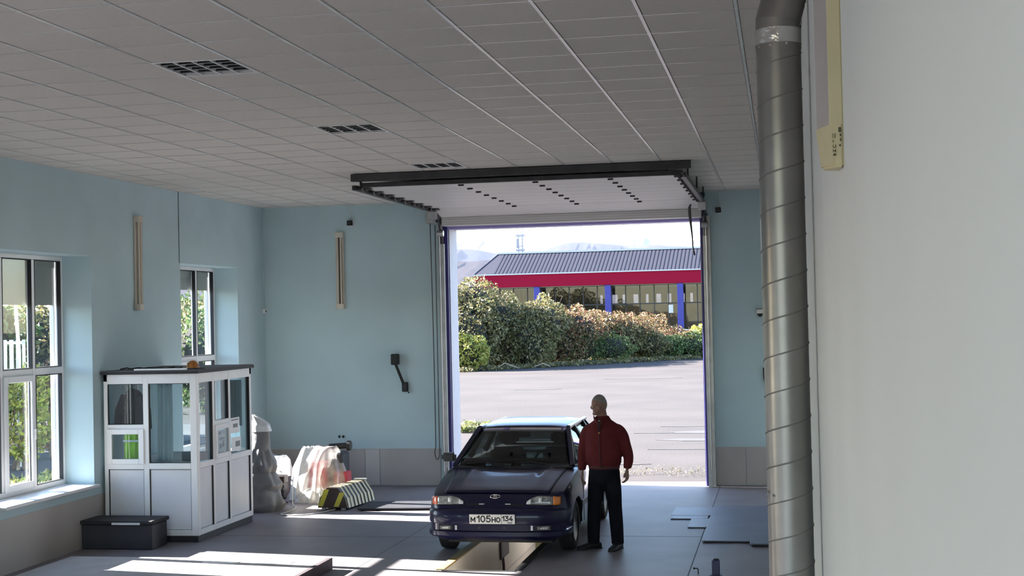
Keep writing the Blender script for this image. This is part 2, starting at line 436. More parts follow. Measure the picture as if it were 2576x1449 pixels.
for i in range(len(colx)-1):
    for j in range(len(rowy)-1):
        x0, x1, y0, y1 = colx[i], colx[i+1], rowy[j], rowy[j+1]
        if any(abs(x0-a) < .01 and abs(y0-c) < .01 for a, c in lights_at): continue
        p = pm @ Vector(((x0+x1)/2, (y0+y1)/2, CE))
        u, v = p.x/-p.z*3585, p.y/-p.z*3585
        vis = p.z < 0 and abs(u) < 1450 and abs(v) < 800 and not ((x0 > -5.3 and x1 < -1.1 and y0 > 17.7))
        tiles.append((not vis, p.length, x0, x1, y0, y1))
tiles.sort()
shared = {}
rest = MB()
random.seed(5)
for k, (out, dist, x0, x1, y0, y1) in enumerate(tiles):
    w, h = round(x1-x0, 3), round(y1-y0, 3)
    if out or k >= 300:
        rest.box(x0+.014, x1-.014, y0+.009, y1-.009, CE, CE+.014)
    else:
        if (w, h) not in shared:
            me = MB().box(-w/2+.014, w/2-.014, -h/2+.009, h/2-.009, 0, .014).mesh('ceiling_tile', bevel=.002); me.materials.append(M['tile']); shared[(w, h)] = me
        link('ceiling_tile', shared[(w, h)], ceiling, ((x0+x1)/2, (y0+y1)/2, CE+random.uniform(0, .003)))
tag(rest.build('ceiling_tile_field', M['tile'], ceiling), kind='stuff')

# ---------------------------------------------------------------- windows
def slat_mesh():
    me = MB().prism([(-.006, 0), (-.012, .012), (-.012, .038), (-.006, .05), (.004, .05), (.004, 0)], .07, WW-.07, 'y').mesh('shutter_slat'); me.materials.append(M['shutter']); return me
SLAT = slat_mesh()
def window(n, y0, shut, label, detail=True):
    w = thing('window_%d' % n, label, 'window', (-8.82, y0, WZ0), kind='structure')
    H = WZ1-WZ0; T = 1.42; m1, m2 = .72, 1.44
    # local: x 0 = frame plane, y along the wall, z up from the opening bottom
    b = MB(); b.box(-.035, .035, 0, .06, 0, H); b.box(-.035, .035, WW-.06, WW, 0, H); b.box(-.035, .035, .06, WW-.06, 0, .07); b.box(-.035, .035, .06, WW-.06, H-.06, H)
    b.build('frame', M['pvc'], w, bevel=.006)
    for m in (m1, m2): MB().box(-.035, .035, m-.035, m+.035, .07, H-.06).build('mullion', M['pvc'], w, bevel=.006)
    for a, c in ((.06, m1-.035), (m1+.035, m2-.035), (m2+.035, WW-.06)):
        MB().box(-.035, .035, a, c, T-.045, T+.045).build('transom', M['pvc'], w, bevel=.006)
    MB().box(-.04, .50, -.0, WW, -.035, .004).build('window_sill', M['sill'], w, bevel=.008)
    for a in (0.02, WW-.075): MB().box(-.11, -.05, a, a+.055, 0, H).build('shutter_rail', M['pvc'], w, bevel=.004)
    if detail:
        for i, (a, c) in enumerate(((.06, m1-.035), (m1+.035, m2-.035), (m2+.035, WW-.06))):
            for j, (z0, z1) in enumerate(((.07, T-.045), (T+.045, H-.06))):
                p = MB().box(-.003, .003, a, c, z0, z1).build('pane', M['win_glass'], w)
                MB().box(-.012, .038, a, a+.008, z0, z1).box(-.012, .038, c-.008, c, z0, z1).box(-.012, .038, a, c, z0, z0+.008).box(-.012, .038, a, c, z1-.008, z1).build('gasket', M['seal'], p)
        # the opening sash in the middle light
        a, c, z0, z1 = m1+.02, m2-.02, .055, T-.03
        sh = MB(); sh.box(.036, .065, a, a+.075, z0, z1); sh.box(.036, .065, c-.075, c, z0, z1); sh.box(.036, .065, a+.075, c-.075, z0, z0+.08); sh.box(.036, .065, a+.075, c-.075, z1-.08, z1)
        s_ = sh.build('sash', M['pvc'], w, bevel=.008)
        MB().box(.065, .085, c-.05, c-.025, .62, .75).build('handle', M['white'], s_, bevel=.004)
    k = 0; z = H-.05
    box_ = MB().box(-.14, -.045, .05, WW-.05, H-.14, H).build('shutter_box', M['shutter'], w)
    if detail:
        while z > shut-WZ0:
            link('shutter_slat', SLAT, w, (-.075, 0, z-.05)); z -= .05
    else:
        MB().box(-.085, -.07, .07, WW-.07, shut-WZ0, H).build('shutter_slat', M['shutter'], w)
    return w
window(1, WIN_Y[0], 2.98, 'tall white framed window with half-lowered shutter and sunlit sill at the left')
window(2, WIN_Y[1], 3.22, 'white framed window above the white booth')
for n, y in enumerate(WIN_Y[2:]):  # out of view, added so more daylight reaches the hall
    window(3+n, y, (1.5, 3.2, 3.42)[n], 'unseen white framed window added along the left wall to brighten the hall', False)['group'] = 'unseen windows added for light'

# ---------------------------------------------------------------- overhead sectional gate
door = thing('door_1', 'open white overhead sectional gate with dark tracks under the ceiling', 'door', (0, 0, 0), kind='structure')
DZ = 4.405
SEC = .535; Y0 = 17.79
def section_mesh():
    pts = []; n = 9
    for i in range(n):
        a = .008+(SEC-.016)*i/n; c = .008+(SEC-.016)*(i+1)/n
        pts += [(a+.002, .004), (a+.006, 0), (c-.006, 0), (c-.002, .004)]
    pts += [(SEC-.004, .006), (SEC-.004, .04), (.004, .04), (.004, .006)]
    me = MB().prism(pts, GX0-.03, GX1+.03, 'x').mesh('door_section'); me.materials.append(M['door_white']); return me
SM = section_mesh()
hm = MB().box(-.033, .033, -.03, .03, -.010, 0).cyl((-.036, 0, -.012), (.036, 0, -.012), .008, n=8).mesh('hinge'); hm.materials.append(M['black'])
rm = MB().box(-.045, .03, -.05, .05, -.018, 0).cyl((-.075, 0, -.018), (-.02, 0, -.018), .026, n=12).mesh('roller_hinge'); rm.materials.append(M['dark_steel'])
wm = MB().cyl((-.10, 0, -.018), (-.075, 0, -.018), .03, n=12).mesh('roller'); wm.materials.append(M['white'])
def hinges(parent, y, z, rot):
    for x in (-4.02, -3.05, -2.09): link('hinge', hm, parent, (x, y, z), rot)
    for x, s in ((GX0+.03, 1), (GX1-.03, -1)):
        o = link('roller_hinge', rm, parent, (x, y, z), (rot[0], 0, 0 if s > 0 else math.pi)); link('roller', wm, o)
for k in range(7):
    s_ = link('door_section', SM, door, (0, Y0+SEC*k, DZ))
    hinges(door, Y0+SEC*k+.05, DZ, (0, 0, 0))
# last two sections bend down over the lintel
a1 = R(-12); link('door_section', SM, door, (0, Y0+SEC*7, DZ), (a1, 0, 0)); hinges(door, Y0+SEC*7, DZ-.004, (a1/2, 0, 0))
yb, zb = Y0+SEC*7+SEC*math.cos(a1), DZ+SEC*math.sin(a1)
MB().box(GX0-.03, GX1+.03, yb, D-.07, zb-.13, zb+.04).build('top_seal', M['door_white'], door)
for k in range(4): MB().box(GX0-.03, GX1+.03, yb-.004, yb+.001, zb-.11+.035*k, zb-.104+.035*k).build('rib', M['beige_panel'], door)
MB().box(GX0-.05, GX1+.05, Y0-.035, Y0-.002, DZ+.004, DZ+.062).build('bottom_seal', M['dark_steel'], door, bevel=.006)
MB().box(GX0-.16, GX1+.16, Y0-.16, Y0-.06, DZ+.075, CE-.006).build('gap_shade', M['dark_steel'], door, bevel=.004)  # dark bar added for the shaded gap between door and ceiling
MB().cyl((GX0-.1, 21.95, 4.50), (GX1+.1, 21.95, 4.50), .035, n=12).build('spring_shaft', M['dark_steel'], door)
for sx, x in ((-1, GX0-.075), (1, GX1+.075)):
    pr = [(-.03, -.03), (.03, -.03), (.03, -.024), (-.024, -.024), (-.024, .024), (.03, .024), (.03, .03), (-.03, .03)]
    t = MB().prism([(x+sx*p*-1, DZ-.02+q) for p, q in pr], Y0-.28, 21.75, 'y').build('track', M['dark_steel'], door)
    arc = [(x, 21.75+.5*math.sin(a), DZ-.52+.5*math.cos(a)) for a in [R(d) for d in range(0, 91, 10)]]
    MB().tube(arc, .03, 4).build('track', M['dark_steel'], door)
    MB().box(x-.035, x+.035, 22.22, 22.29, .0, DZ-.52).build('track', M['steel'], door)
    MB().box(x+sx*.05-.025, x+sx*.05+.025, 22.30, D, .0, 4.2).build('rail_angle', M['steel'], door)
    MB().box(x-.06, x+.06, 21.55, 21.72, DZ-.16, DZ-.045).build('end_bearing', M['steel'], door, bevel=.006)
    MB().cyl((x-.05, 22.15, 4.05), (x+.05, 22.15, 4.05), .05, n=14).build('pulley', M['steel'], door)
    for yy in (Y0+.1, 19.8, 21.4): MB().box(x+sx*.03-.012, x+sx*.03+.012, yy, yy+.03, DZ, CE-.004).build('hanger', M['dark_steel'], door)
    MB().tube([(x+sx*.02, 22.16, 4.05), (x+sx*.02, 22.17, .25)], .005, 6).build('lift_cable', M['steel'], door)
b = MB(); b.box(GX0-.10, GX0, D-.05, D+.03, 0, GZ+.09); b.box(GX1, GX1+.11, D-.05, D+.03, 0, GZ+.09)
b.build('gate_frame', M['navy'], door, bevel=.004)
MB().box(GX0, GX1, D-.06, D+.03, GZ-.03, GZ+.05).build('gate_lintel', M['navy_lit'], door, bevel=.004)
MB().tube([(-1.33, 21.80, 4.36), (-1.36, 21.86, 4.30), (-1.36, 21.87, 4.20), (-1.33, 21.9, 3.85), (-1.325, 21.9, 3.70), (-1.30, 21.9, 3.57)], [.008, .022, .024, .012, .01, .014], 8).build('pull_strap', M['dark_steel'], door)
# hand chain looped at the left of the gate
ch = []
for i in range(40): ch.append((-5.525+.02*math.sin(i*.05), 22.20, 4.28-i*(3.72/40)))
for i in range(9): a = math.pi*i/8; ch.append((-5.485-.04*math.cos(a), 22.20, .56-.12*math.sin(a)))
for i in range(40): ch.append((-5.445-.03*(1-i/40)*0, 22.20, .56+i*(3.72/40)))
MB().tube(ch, .0075, 6).build('hand_chain', M['dark_steel'], door)
MB().box(-5.58, -5.40, 22.1, D, 4.22, 4.38).build('chain_hoist', M['steel'], door, bevel=.01)

# ---------------------------------------------------------------- ground outside
b = MB(); b.box(-400, 400, DO, 3000, -.5, -.005)
struct('ground', b, 'asphalt', 'pale sunlit cracked asphalt yard beyond the gate', 'ground')
b = MB(); b.box(-400, XO, -300, DO, -.5, -.03); b.box(XRO, 400, -300, DO, -.5, -.03); b.box(XO, XRO, -300, YB-.4, -.5, -.03)
struct('ground_side', b, 'asphalt', 'grey paving beside the hall outside the windows', 'ground')
# ================================================================ fixed fittings
# recessed louvre lights
def louvre_light(y, label):
    t = thing('ceiling_light', label, 'light', (TX-4*TP, y, CE), group='recessed ceiling lights')
    b = MB(); b.box(.0, .6, .0, .018, -.006, .02); b.box(.0, .6, .582, .6, -.006, .02); b.box(0, .018, .018, .582, -.006, .02); b.box(.582, .6, .018, .582, -.006, .02)
    b.build('frame', M['white'], t, bevel=.002)
    MB().box(.005, .595, .005, .595, .046, .05).build('housing', M['black'], t)
    for i in range(4): MB().cyl((.085+.1433*i, .03, .035), (.085+.1433*i, .57, .035), .008, n=8).build('lamp_tube', M['cream_old'], t)
    for i in range(1, 4): MB().box(.018+.141*i-.007, .018+.141*i+.007, .018, .582, -.004, .03).build('divider', M['white'], t)
    for c in range(4):
        for i in range(1, 5):
            y0 = .018+.1128*i
            MB().prism([(y0-.004, .025), (y0+.004, .025), (y0+.010, 0), (y0-.010, 0)], .026+.141*c, .018+.141*(c+1)-.008, 'x').build('louvre', M['louvre'], t)
    return t
louvre_light(TY+2*TP, 'largest louvred square light in the ceiling, nearest the viewer')
louvre_light(TY+8*TP, 'louvred square ceiling light in the middle of the row of three')
louvre_light(TY+14*TP, 'smallest louvred ceiling light just in front of the raised gate')

# spiral duct
duct = thing('spiral_duct', 'galvanised spiral ventilation duct standing along the right wall', 'duct', (0.012, 7.62, 0))
RD = .1165; ZT = 4.10
MB().cyl((0, 0, .02), (0, 0, ZT), RD, n=40, cap=False).build('pipe', M['galv'], duct, smooth=True)
hel = []; n = int(ZT/.19*28)
for i in range(n): a = -2*math.pi*i/28; hel.append((RD*math.cos(a)*1.004, RD*math.sin(a)*1.004, .05+.19*i/28)) if .05+.19*i/28 < ZT-.04 else None
MB().tube([(p[0], p[1]*-1, p[2]) for p in hel], .0042, 5).build('spiral_seam', M['galv_seam'], duct, smooth=True)
MB().cyl((0, 0, 4.085), (0, 0, 4.165), RD+.004, n=40, cap=False).build('foil_tape', M['foil'], duct, smooth=True)
MB().cyl((0, 0, 4.06), (0, 0, 4.085), RD+.0025, n=40, cap=False).build('collar', M['galv'], duct, smooth=True)
def ring(c, ax, r, n=36):
    ax = Vector(ax).normalized(); s_ = Vector((0, 1, 0)); q = s_.cross(ax).normalized()
    return [Vector(c)+r*(math.cos(2*math.pi*i/n)*q+math.sin(2*math.pi*i/n)*s_) for i in range(n)]
pts = [((0, 0, 4.16), (0, 0, 1)), ((.0, 0, 4.215), (.12, 0, 1)), ((.035, 0, 4.33), (.5, 0, 1)), ((.075, 0, 4.40), (1, 0, .7)), ((.148, 0, 4.425), (1, 0, 0))]
for k in range(4):
    MB().loft([ring(pts[k][0], pts[k][1], RD+.001*k), ring(pts[k+1][0], pts[k+1][1], RD+.001*k)], cap0=False, cap1=False).build('elbow_segment', M['galv'], duct, smooth=True)
for z, a in ((1.02, 200), (1.05, 215), (1.72, 185), (1.745, 205), (1.73, 225), (4.07, 250), (4.075, 290), (4.07, 215)):
    x, y = RD*math.cos(R(a)), RD*math.sin(R(a)); MB().cyl((x*.99, y*.99, z), (x*1.05, y*1.05, z), .007, n=8).build('screw', M['chrome'], duct)
# strip light on the right wall
t = thing('wall_light', 'cream strip light fixed upright on the right wall', 'light', (XR, 3.90, 3.07))
MB().prism([(0, -.03), (-.036, -.03), (-.036, .0), (0, .0)], .105, 1.35, 'z').build('backplate', M['cream'], t, bevel=.003)
MB().prism([(-.008, .0), (-.036, -.026), (-.044, .01), (-.066, .09), (-.064, .13), (-.03, .16), (-.008, .16)], .105, 1.35, 'z').build('diffuser', M['diffuser'], t, bevel=.004)
cap = MB().prism([(0, -.032), (-.032, -.032), (-.068, .085), (-.068, .135), (-.03, .165), (0, .165)], 0, .115, 'z')
cap.v = [(x*(0.82 if z < .01 else 1), y*(0.9 if z < .01 else 1), z-(.006 if abs(y+.0) < .07 and z < .01 else 0)) for x, y, z in cap.v]
cp = cap.build('end_cap', M['cream'], t, bevel=.006, seg=2)
def mark(x0, x1, z0, z1): MB().box(x0, x1, -.0336, -.0318, z0, z1).build('printed_mark', M['ink'], cp)
mark(-.0285, -.0205, .024, .027); mark(-.027, -.022, .027, .030); mark(-.0285, -.0265, .034, .040); mark(-.0235, -.0205, .034, .040); mark(-.0265, -.0235, .036, .038)
mark(-.0285, -.0270, .045, .053); mark(-.0225, -.0205, .045, .053); mark(-.027, -.0225, .045, .0465); mark(-.0285, -.0265, .059, .066); mark(-.0285, -.0270, .071, .083); mark(-.0235, -.0215, .071, .083)
mark(-.013, -.006, .086, .099); mark(-.010, -.006, .075, .082); mark(-.0095, -.006, .062, .070); mark(-.012, -.008, .048, .054)

# twin-tube wall lights
def tube_light(name, label, loc, rz, H=1.25):
    t = thing(name, label, 'light', loc, rz)
    MB().box(-.07, .07, 0, .03, 0, H).build('housing', M['cream_old'], t, bevel=.006)
    for z in (0, H-.085): MB().box(-.068, .068, -.045, 0, z, z+.085).build('end_cap', M['cream_old'], t, bevel=.006)
    for x in (-.03, .025): MB().cyl((x, -.024, .085), (x, -.024, H-.085), .015, n=12).build('lamp_tube', M['tube_glass'], t, smooth=40)
    MB().box(-.008, .003, -.02, 0, .085, H-.085).build('divider', M['dark_steel'], t)
    MB().box(.058, .064, -.03, 0, .085, H-.085).build('reflector', M['cream_old'], t)
    return t
tube_light('tube_light', 'upright twin tube light on the blue wall left of the gate', (-7.09, D-.031, 2.885), 0)
tube_light('tube_light', 'thin upright tube light on the left wall between the two windows', (XL+.031, 17.62, 2.885), R(-90)+math.pi)

# small black boxes under the ceiling
for x, lab in ((-6.905, 'small black loudspeaker box hanging above the upright tube light'), (-.947, 'small black loudspeaker box high on the wall right of the gate')):
    t = thing('speaker_box', lab, 'speaker', (x, D, 4.24), group='wall loudspeaker boxes')
    MB().box(-.042, .042, -.075, -.01, 0, .082).build('case', M['black'], t, bevel=.006)
    MB().box(-.05, .05, -.01, 0, -.012, .09).build('bracket', M['white'], t)
    MB().cyl((0, -.077, .041), (0, -.074, .041), .028, n=16).build('cone', M['plastic_dark'], t)
    MB().tube([(.01, -.005, .09), (.012, -.005, .337)], .004, 6).build('cable', M['cable_white'], t)
# black jointed arm on the wall
t = thing('jointed_bracket', 'black jointed bracket arm on the wall beside the gate', 'bracket', (-6.03, D, 1.59))
MB().box(-.05, .045, -.06, 0, -.07, .085).build('base', M['black'], t, bevel=.008)
MB().bar((-.02, -.05, .05), (-.145, -.09, .40), .03, .045).build('arm', M['black'], t, bevel=.006)
MB().box(-.20, -.085, -.16, -.03, .37, .545).build('head', M['black'], t, bevel=.012)
MB().cyl((.045, -.03, -.085), (.065, -.03, -.085), .012, n=8).build('knob', M['black'], t)
# sockets, switch, conduit, dome camera
t = thing('wall_socket', 'white double socket low on the blue wall', 'socket', (-7.11, D, .80))
MB().box(-.085, .05, -.014, 0, -.04, .04).build('plate', M['wall_blue'], t, bevel=.004)
for x in (-.05, .015): MB().cyl((x, -.0155, 0), (x, -.013, 0), .024, n=16).build('outlet', M['black'], t)
t = thing('wall_switch', 'small white switch box in the corner under a thin conduit', 'switch', (XL, 22.29, 2.84))
MB().box(0, .045, -.04, .04, 0, .07).build('case', M['white'], t, bevel=.005)
MB().box(.045, .05, -.02, .02, .02, .05).build('rocker', M['dark_steel'], t)
MB().tube([(.012, 0, .07), (.012, 0, 1.735)], .007, 6).build('conduit', M['wall_blue'], t)
t = thing('dome_camera', 'white dome security camera on the wall beside the duct', 'camera', (-.345, D, 2.60))
MB().cyl((0, -.06, .06), (0, -.06, .125), .052, n=20).box(-.03, .03, -.06, 0, .07, .125).build('housing', M['white'], t, smooth=40)
MB().ellipsoid((0, -.06, .06), .044, .044, .052, 16, 10).build('dome', M['black'], t, smooth=True)
MB().box(-.06, .06, -.12, 0, .125, .135).build('shield', M['dark_steel'], t)
t = thing('wall_handset', 'slim black device on the wall half hidden by the duct', 'device', (-.305, D, 1.55))
MB().prism([(-.02, .27), (.02, .27), (.02, -.02), (.006, 0), (-.018, .12)], -.05, 0, 'y').build('case', M['black'], t, bevel=.004)
MB().box(.02, .035, -.02, 0, .0, .27).build('holder', M['white'], t)

# ================================================================ booth
BX0, BX1, BY0, BY1, BH = -8.36, -7.13, 16.55, 18.40, 2.09
booth = thing('inspection_booth', 'white panelled booth with windows under a dark flat roof', 'booth', ((BX0+BX1)/2, (BY0+BY1)/2, 0))
bx, by = (BX0+BX1)/2, (BY0+BY1)/2
def bpart(name, m, boxes, parent=booth, bevel=.004):
    b = MB()
    for x0, x1, y0, y1, z0, z1 in boxes: b.box(x0-bx, x1-bx, y0-by, y1-by, z0, z1)
    return b.build(name, M[m], parent, bevel=bevel)
P_ = .065
xm = -7.80
for x0, x1, y0, y1 in ((BX0, BX0+.05, BY0, BY0+P_), (BX1-.085, BX1, BY0, BY0+.085), (BX1-P_, BX1, BY1-P_, BY1), (BX0, BX0+P_, BY1-P_, BY1)):
    bpart('post', 'pvc', [(x0, x1, y0, y1, .08, BH)])
bpart('plinth', 'seal', [(BX0+.01, BX1-.01, BY0+.01, BY1-.01, 0, .08)])
# front face
bpart('mullion', 'pvc', [(xm-.035, xm+.035, BY0, BY0+P_, .08, BH)])
for a, c in ((BX0+.05, xm-.035), (xm+.035, BX1-.085)):
    bpart('rail', 'pvc', [(a, c, BY0, BY0+P_, .08, .15)]); bpart('rail', 'pvc', [(a, c, BY0, BY0+P_, .90, .975)]); bpart('rail', 'pvc', [(a, c, BY0, BY0+P_, 1.96, BH)])
    bpart('panel', 'pvc_panel', [(a+.01, c-.01, BY0+.02, BY0+.045, .155, .895)])
    bpart('gasket', 'seal', [(a, c, BY0+.012, BY0+.016, .893, .90), (c-.006, c, BY0+.012, BY0+.03, .15, .90), (a, a+.005, BY0+.012, BY0+.03, .15, .90)])
a, c = BX0+.05, xm-.035
bpart('rail', 'pvc', [(a, c, BY0, BY0+P_, 1.39, 1.455)])
pn = bpart('pane', 'booth_glass', [(a, c, BY0+.03, BY0+.036, 1.455, 1.96)]); bpart('gasket', 'seal', [(a, c, BY0+.014, BY0+.04, 1.455, 1.462), (c-.007, c, BY0+.014, BY0+.04, 1.455, 1.96), (a, a+.006, BY0+.014, BY0+.04, 1.455, 1.96), (a, c, BY0+.014, BY0+.04, 1.953, 1.96)], pn)
sh = bpart('sash', 'pvc', [(a-.01, a+.06, BY0-.02, BY0+.03, .965, 1.40), (c-.06, c+.01, BY0-.02, BY0+.03, .965, 1.40), (a+.06, c-.06, BY0-.02, BY0+.03, .965, 1.03), (a+.06, c-.06, BY0-.02, BY0+.03, 1.335, 1.40)])
bpart('pane', 'booth_glass', [(a+.06, c-.06, BY0, BY0+.006, 1.03, 1.335)], sh)
a, c = xm+.035, BX1-.085
pn = bpart('pane', 'booth_glass', [(a, c, BY0+.03, BY0+.036, .975, 1.96)]); bpart('gasket', 'seal', [(a, c, BY0+.014, BY0+.04, .975, .983), (a, a+.008, BY0+.014, BY0+.04, .975, 1.96), (a, c, BY0+.014, BY0+.04, 1.953, 1.96)], pn)
# side face
ym = [BY0+.085, 17.09, 17.62, BY1-P_]
for y in ym[1:3]: bpart('mullion', 'pvc', [(BX1-P_, BX1, y-.03, y+.03, .08, BH)])
lims = [(ym[0], ym[1]-.03), (ym[1]+.03, ym[2]-.03), (ym[2]+.03, ym[3])]
for k, (a, c) in enumerate(lims):
    bpart('rail', 'pvc', [(BX1-P_, BX1, a, c, .08, .15)]); bpart('rail', 'pvc', [(BX1-P_, BX1, a, c, .90, .975)]); bpart('rail', 'pvc', [(BX1-P_, BX1, a, c, 1.96, BH)])
    bpart('panel', 'pvc_panel', [(BX1-.045, BX1-.02, a+.01, c-.01, .155, .895)])
    bpart('gasket', 'seal', [(BX1-.05, BX1-.004, c-.012, c, .15, .90)], bevel=0)
    if k == 1:
        bpart('rail', 'pvc', [(BX1-P_, BX1, a, c, 1.39, 1.455)])
        bpart('pane', 'booth_glass', [(BX1-.036, BX1-.03, a, c, 1.455, 1.96)])
        sh = bpart('sash', 'pvc', [(BX1-.03, BX1+.02, a-.01, a+.05, .965, 1.40), (BX1-.03, BX1+.02, c-.05, c+.01, .965, 1.40), (BX1-.03, BX1+.02, a+.05, c-.05, .965, 1.03), (BX1-.03, BX1+.02, a+.05, c-.05, 1.335, 1.40)])
        bpart('pane', 'booth_glass', [(BX1, BX1+.006, a+.05, c-.05, 1.03, 1.335)], sh)
        bpart('gasket', 'seal', [(BX1-.04, BX1-.004, c-.012, c, 1.455, 1.96)], bevel=0)
    else:
        bpart('pane', 'booth_glass', [(BX1-.036, BX1-.03, a, c, .975, 1.96)])
        bpart('gasket', 'seal', [(BX1-.04, BX1-.004, c-.012, c, .975, 1.96)], bevel=0)
# back faces
bpart('back_wall', 'pvc_panel', [(BX0, BX0+.03, BY0+P_, BY1-P_, .08, .95), (BX0+P_, BX1-P_, BY1-.05, BY1-.02, .08, .95)])
for x0, x1, y0, y1 in ((BX0, BX0+.05, 17.4, 17.46), (-7.78, -7.72, BY1-.06, BY1)):
    bpart('mullion', 'pvc', [(x0, x1, y0, y1, .95, BH)])
bpart('rail', 'pvc', [(BX0, BX1, BY1-.06, BY1, 1.99, BH), (BX0, BX0+.05, BY0, BY1, 1.99, BH)])
rf = bpart('roof', 'roof_dark', [(BX0-.02, BX1+.03, BY0-.03, BY1+.03, BH, BH+.035)], bevel=.006)
bpart('roof_edge', 'seal', [(BX0-.025, BX1+.035, BY0-.036, BY0-.03, BH-.012, BH+.02), (BX1+.03, BX1+.037, BY0-.03, BY1+.03, BH-.012, BH+.02)], rf)
# things on the roof
t = thing('orange_lump', 'orange brown dome shaped lamp cover on the booth roof', 'cover', (-7.33, 16.9, BH+.035))
def lump(p, q): return Vector((q.x*(1+.12*math.sin(5*p.y)), q.y, max(q.z, 0)*(1+.15*p.x)))
MB().ellipsoid((0, 0, 0), .085, .08, .105, 16, 12, lump).build('dome', M['orange'], t, smooth=50)
MB().box(-.12, .13, -.10, .10, 0, .012).build('base', M['seal'], t, bevel=.003)
MB().bar((-.03, -.075, .01), (-.03, -.07, .08), .012, .01).build('rib', M['cream_old'], t)
MB().box(-.14, .55, 0, .05, 0, .022).build('trim_board', M['pvc'], None, bevel=.003, loc=(-7.80, 16.53, BH+.035))
tag(bpy.data.objects['trim_board'], 'white batten lying along the front edge of the booth roof', 'batten')
cab = [( -8.30+.045*i, 16.9+.06*math.sin(i*1.3), BH+.043+.016*abs(math.sin(i*.9))) for i in range(20)]
o = MB().tube(cab, .008, 6).build('cable', M['black']); tag(o, 'black cable trailing over the booth roof', 'cable')
# things in the booth
def drape(W, H, amp, k, seed):
    rnd = random.Random(seed); ph = rnd.uniform(0, 6)
    return MB().grid(lambda u, v: (W*(u-.5), amp*math.sin(k*u*6.28+ph+1.5*v)+.4*amp*math.sin(2.3*k*u*6.28+3*v), -H*v), 28, 12)
t = thing('work_jacket', 'dark work jacket hanging behind the upper front booth pane', 'jacket', (-8.10, 16.80, 1.90))
def jk(u, v):
    w = .20+.20*min(1, v*1.6); return (w*(u-.5)*1.0+.02, .03*math.sin(9*u+2*v), -.55*v-.12*abs(u-.5)*(1 if v < .5 else .4))
MB().grid(jk, 24, 14).build('coat', M['fabric_dark'], t, thick=.02, smooth=True)
for s in (-1, 1): MB().tube([(s*.10, 0, -.10), (s*.19, .02, -.28), (s*.21, .01, -.52)], [.05, .05, .045], 10).build('sleeve', M['fabric_dark'], t, smooth=True)
MB().tube([(0, 0, .06), (0, 0, 0), (-.1, 0, -.06)], .008, 6).build('hanger', M['black'], t)
t = thing('safety_vest', 'yellow-green safety vest behind the small lower booth window', 'vest', (-8.06, 16.68, 1.36))
drape(.20, .44, .014, 2, 3).build('cloth', M['hivis'], t, thick=.006, smooth=True)
MB().box(-.10, .10, -.024, -.020, -.13, -.105).build('reflective_band', M['alloy'], t)
o = drape(.20, .98, .02, 3, 7).build('curtain', M['curtain'], thick=.003, smooth=True, loc=(-7.66, 16.80, 1.96)); tag(o, 'pale grey curtain hanging behind the tall front booth pane', 'curtain')
o = MB().box(0, .30, 0, .004, 0, .62).build('wall_chart', M['win_glass'] if False else M['curtain'], loc=(-7.53, 18.30, 1.3)); tag(o, 'pale chart on the rear inside of the booth', 'poster')
def sheet(name, label, x, y0, y1, z0, z1, lines):
    t = thing(name, label, 'paper', (x, y0, z0))
    MB().box(0, .002, 0, y1-y0, 0, z1-z0).build('page', M['paper'], t)
    for a, c, m, n in lines: MB().box(.002, .003, a*(y1-y0), c*(y1-y0), m*(z1-z0), n*(z1-z0)).build('print', M['print_grey'], t)
sheet('notice', 'white notice in the small side window of the booth', BX1-.012, 17.20, 17.50, 1.04, 1.32, [(.2, .45, .8, .9), (.3, .8, .55, .62), (.3, .5, .15, .35), (.6, .8, .2, .5)])
sheet('notice', 'white notice with a dark stamp in the far side pane of the booth', BX1-.029, 17.70, 18.02, 1.24, 1.44, [(.3, .8, .35, .6), (.1, .9, .82, .9)])
sheet('notice', 'lower white notice in the far side pane of the booth', BX1-.029, 17.74, 18.06, 1.0, 1.18, [(.4, .9, .3, .7)])
bpart('counter', 'pvc', [(-8.28, -7.24, 17.0, 18.2, .80, .83), (-8.0, -7.94, 17.5, 17.7, .08, .8)])
t = thing('storage_box', 'low dark box on the floor in front of the booth', 'box', (-7.98, 16.2, 0))
MB().box(-.40, .50, -.22, .22, .0, .30).build('body', M['mat_dark'], t, bevel=.012)
MB().box(-.42, .52, -.24, .24, .30, .345).build('lid', M['seal'], t, bevel=.008)
MB().box(.0, .36, -.25, -.235, .30, .325).build('latch', M['white'], t)

# ================================================================ floor objects
t = thing('platform', 'low steel roller platform at the bottom left of the view', 'platform', (-6.3, 13.9, 0))
MB().box(-1.6, 1.38, -.9, .9, .09, .12).build('top', M['platform'], t, bevel=.006)
MB().box(-1.58, 1.36, -.88, .88, 0, .09).build('base', M['platform_side'], t)
MB().box(1.38, 1.44, -.9, .95, 0, .125).build('edge', M['platform_side'], t, bevel=.005)
for i in range(2): MB().box(.1+.6*i, .5+.6*i, .55, .7, .12, .124).build('inlay', M['white'], t)

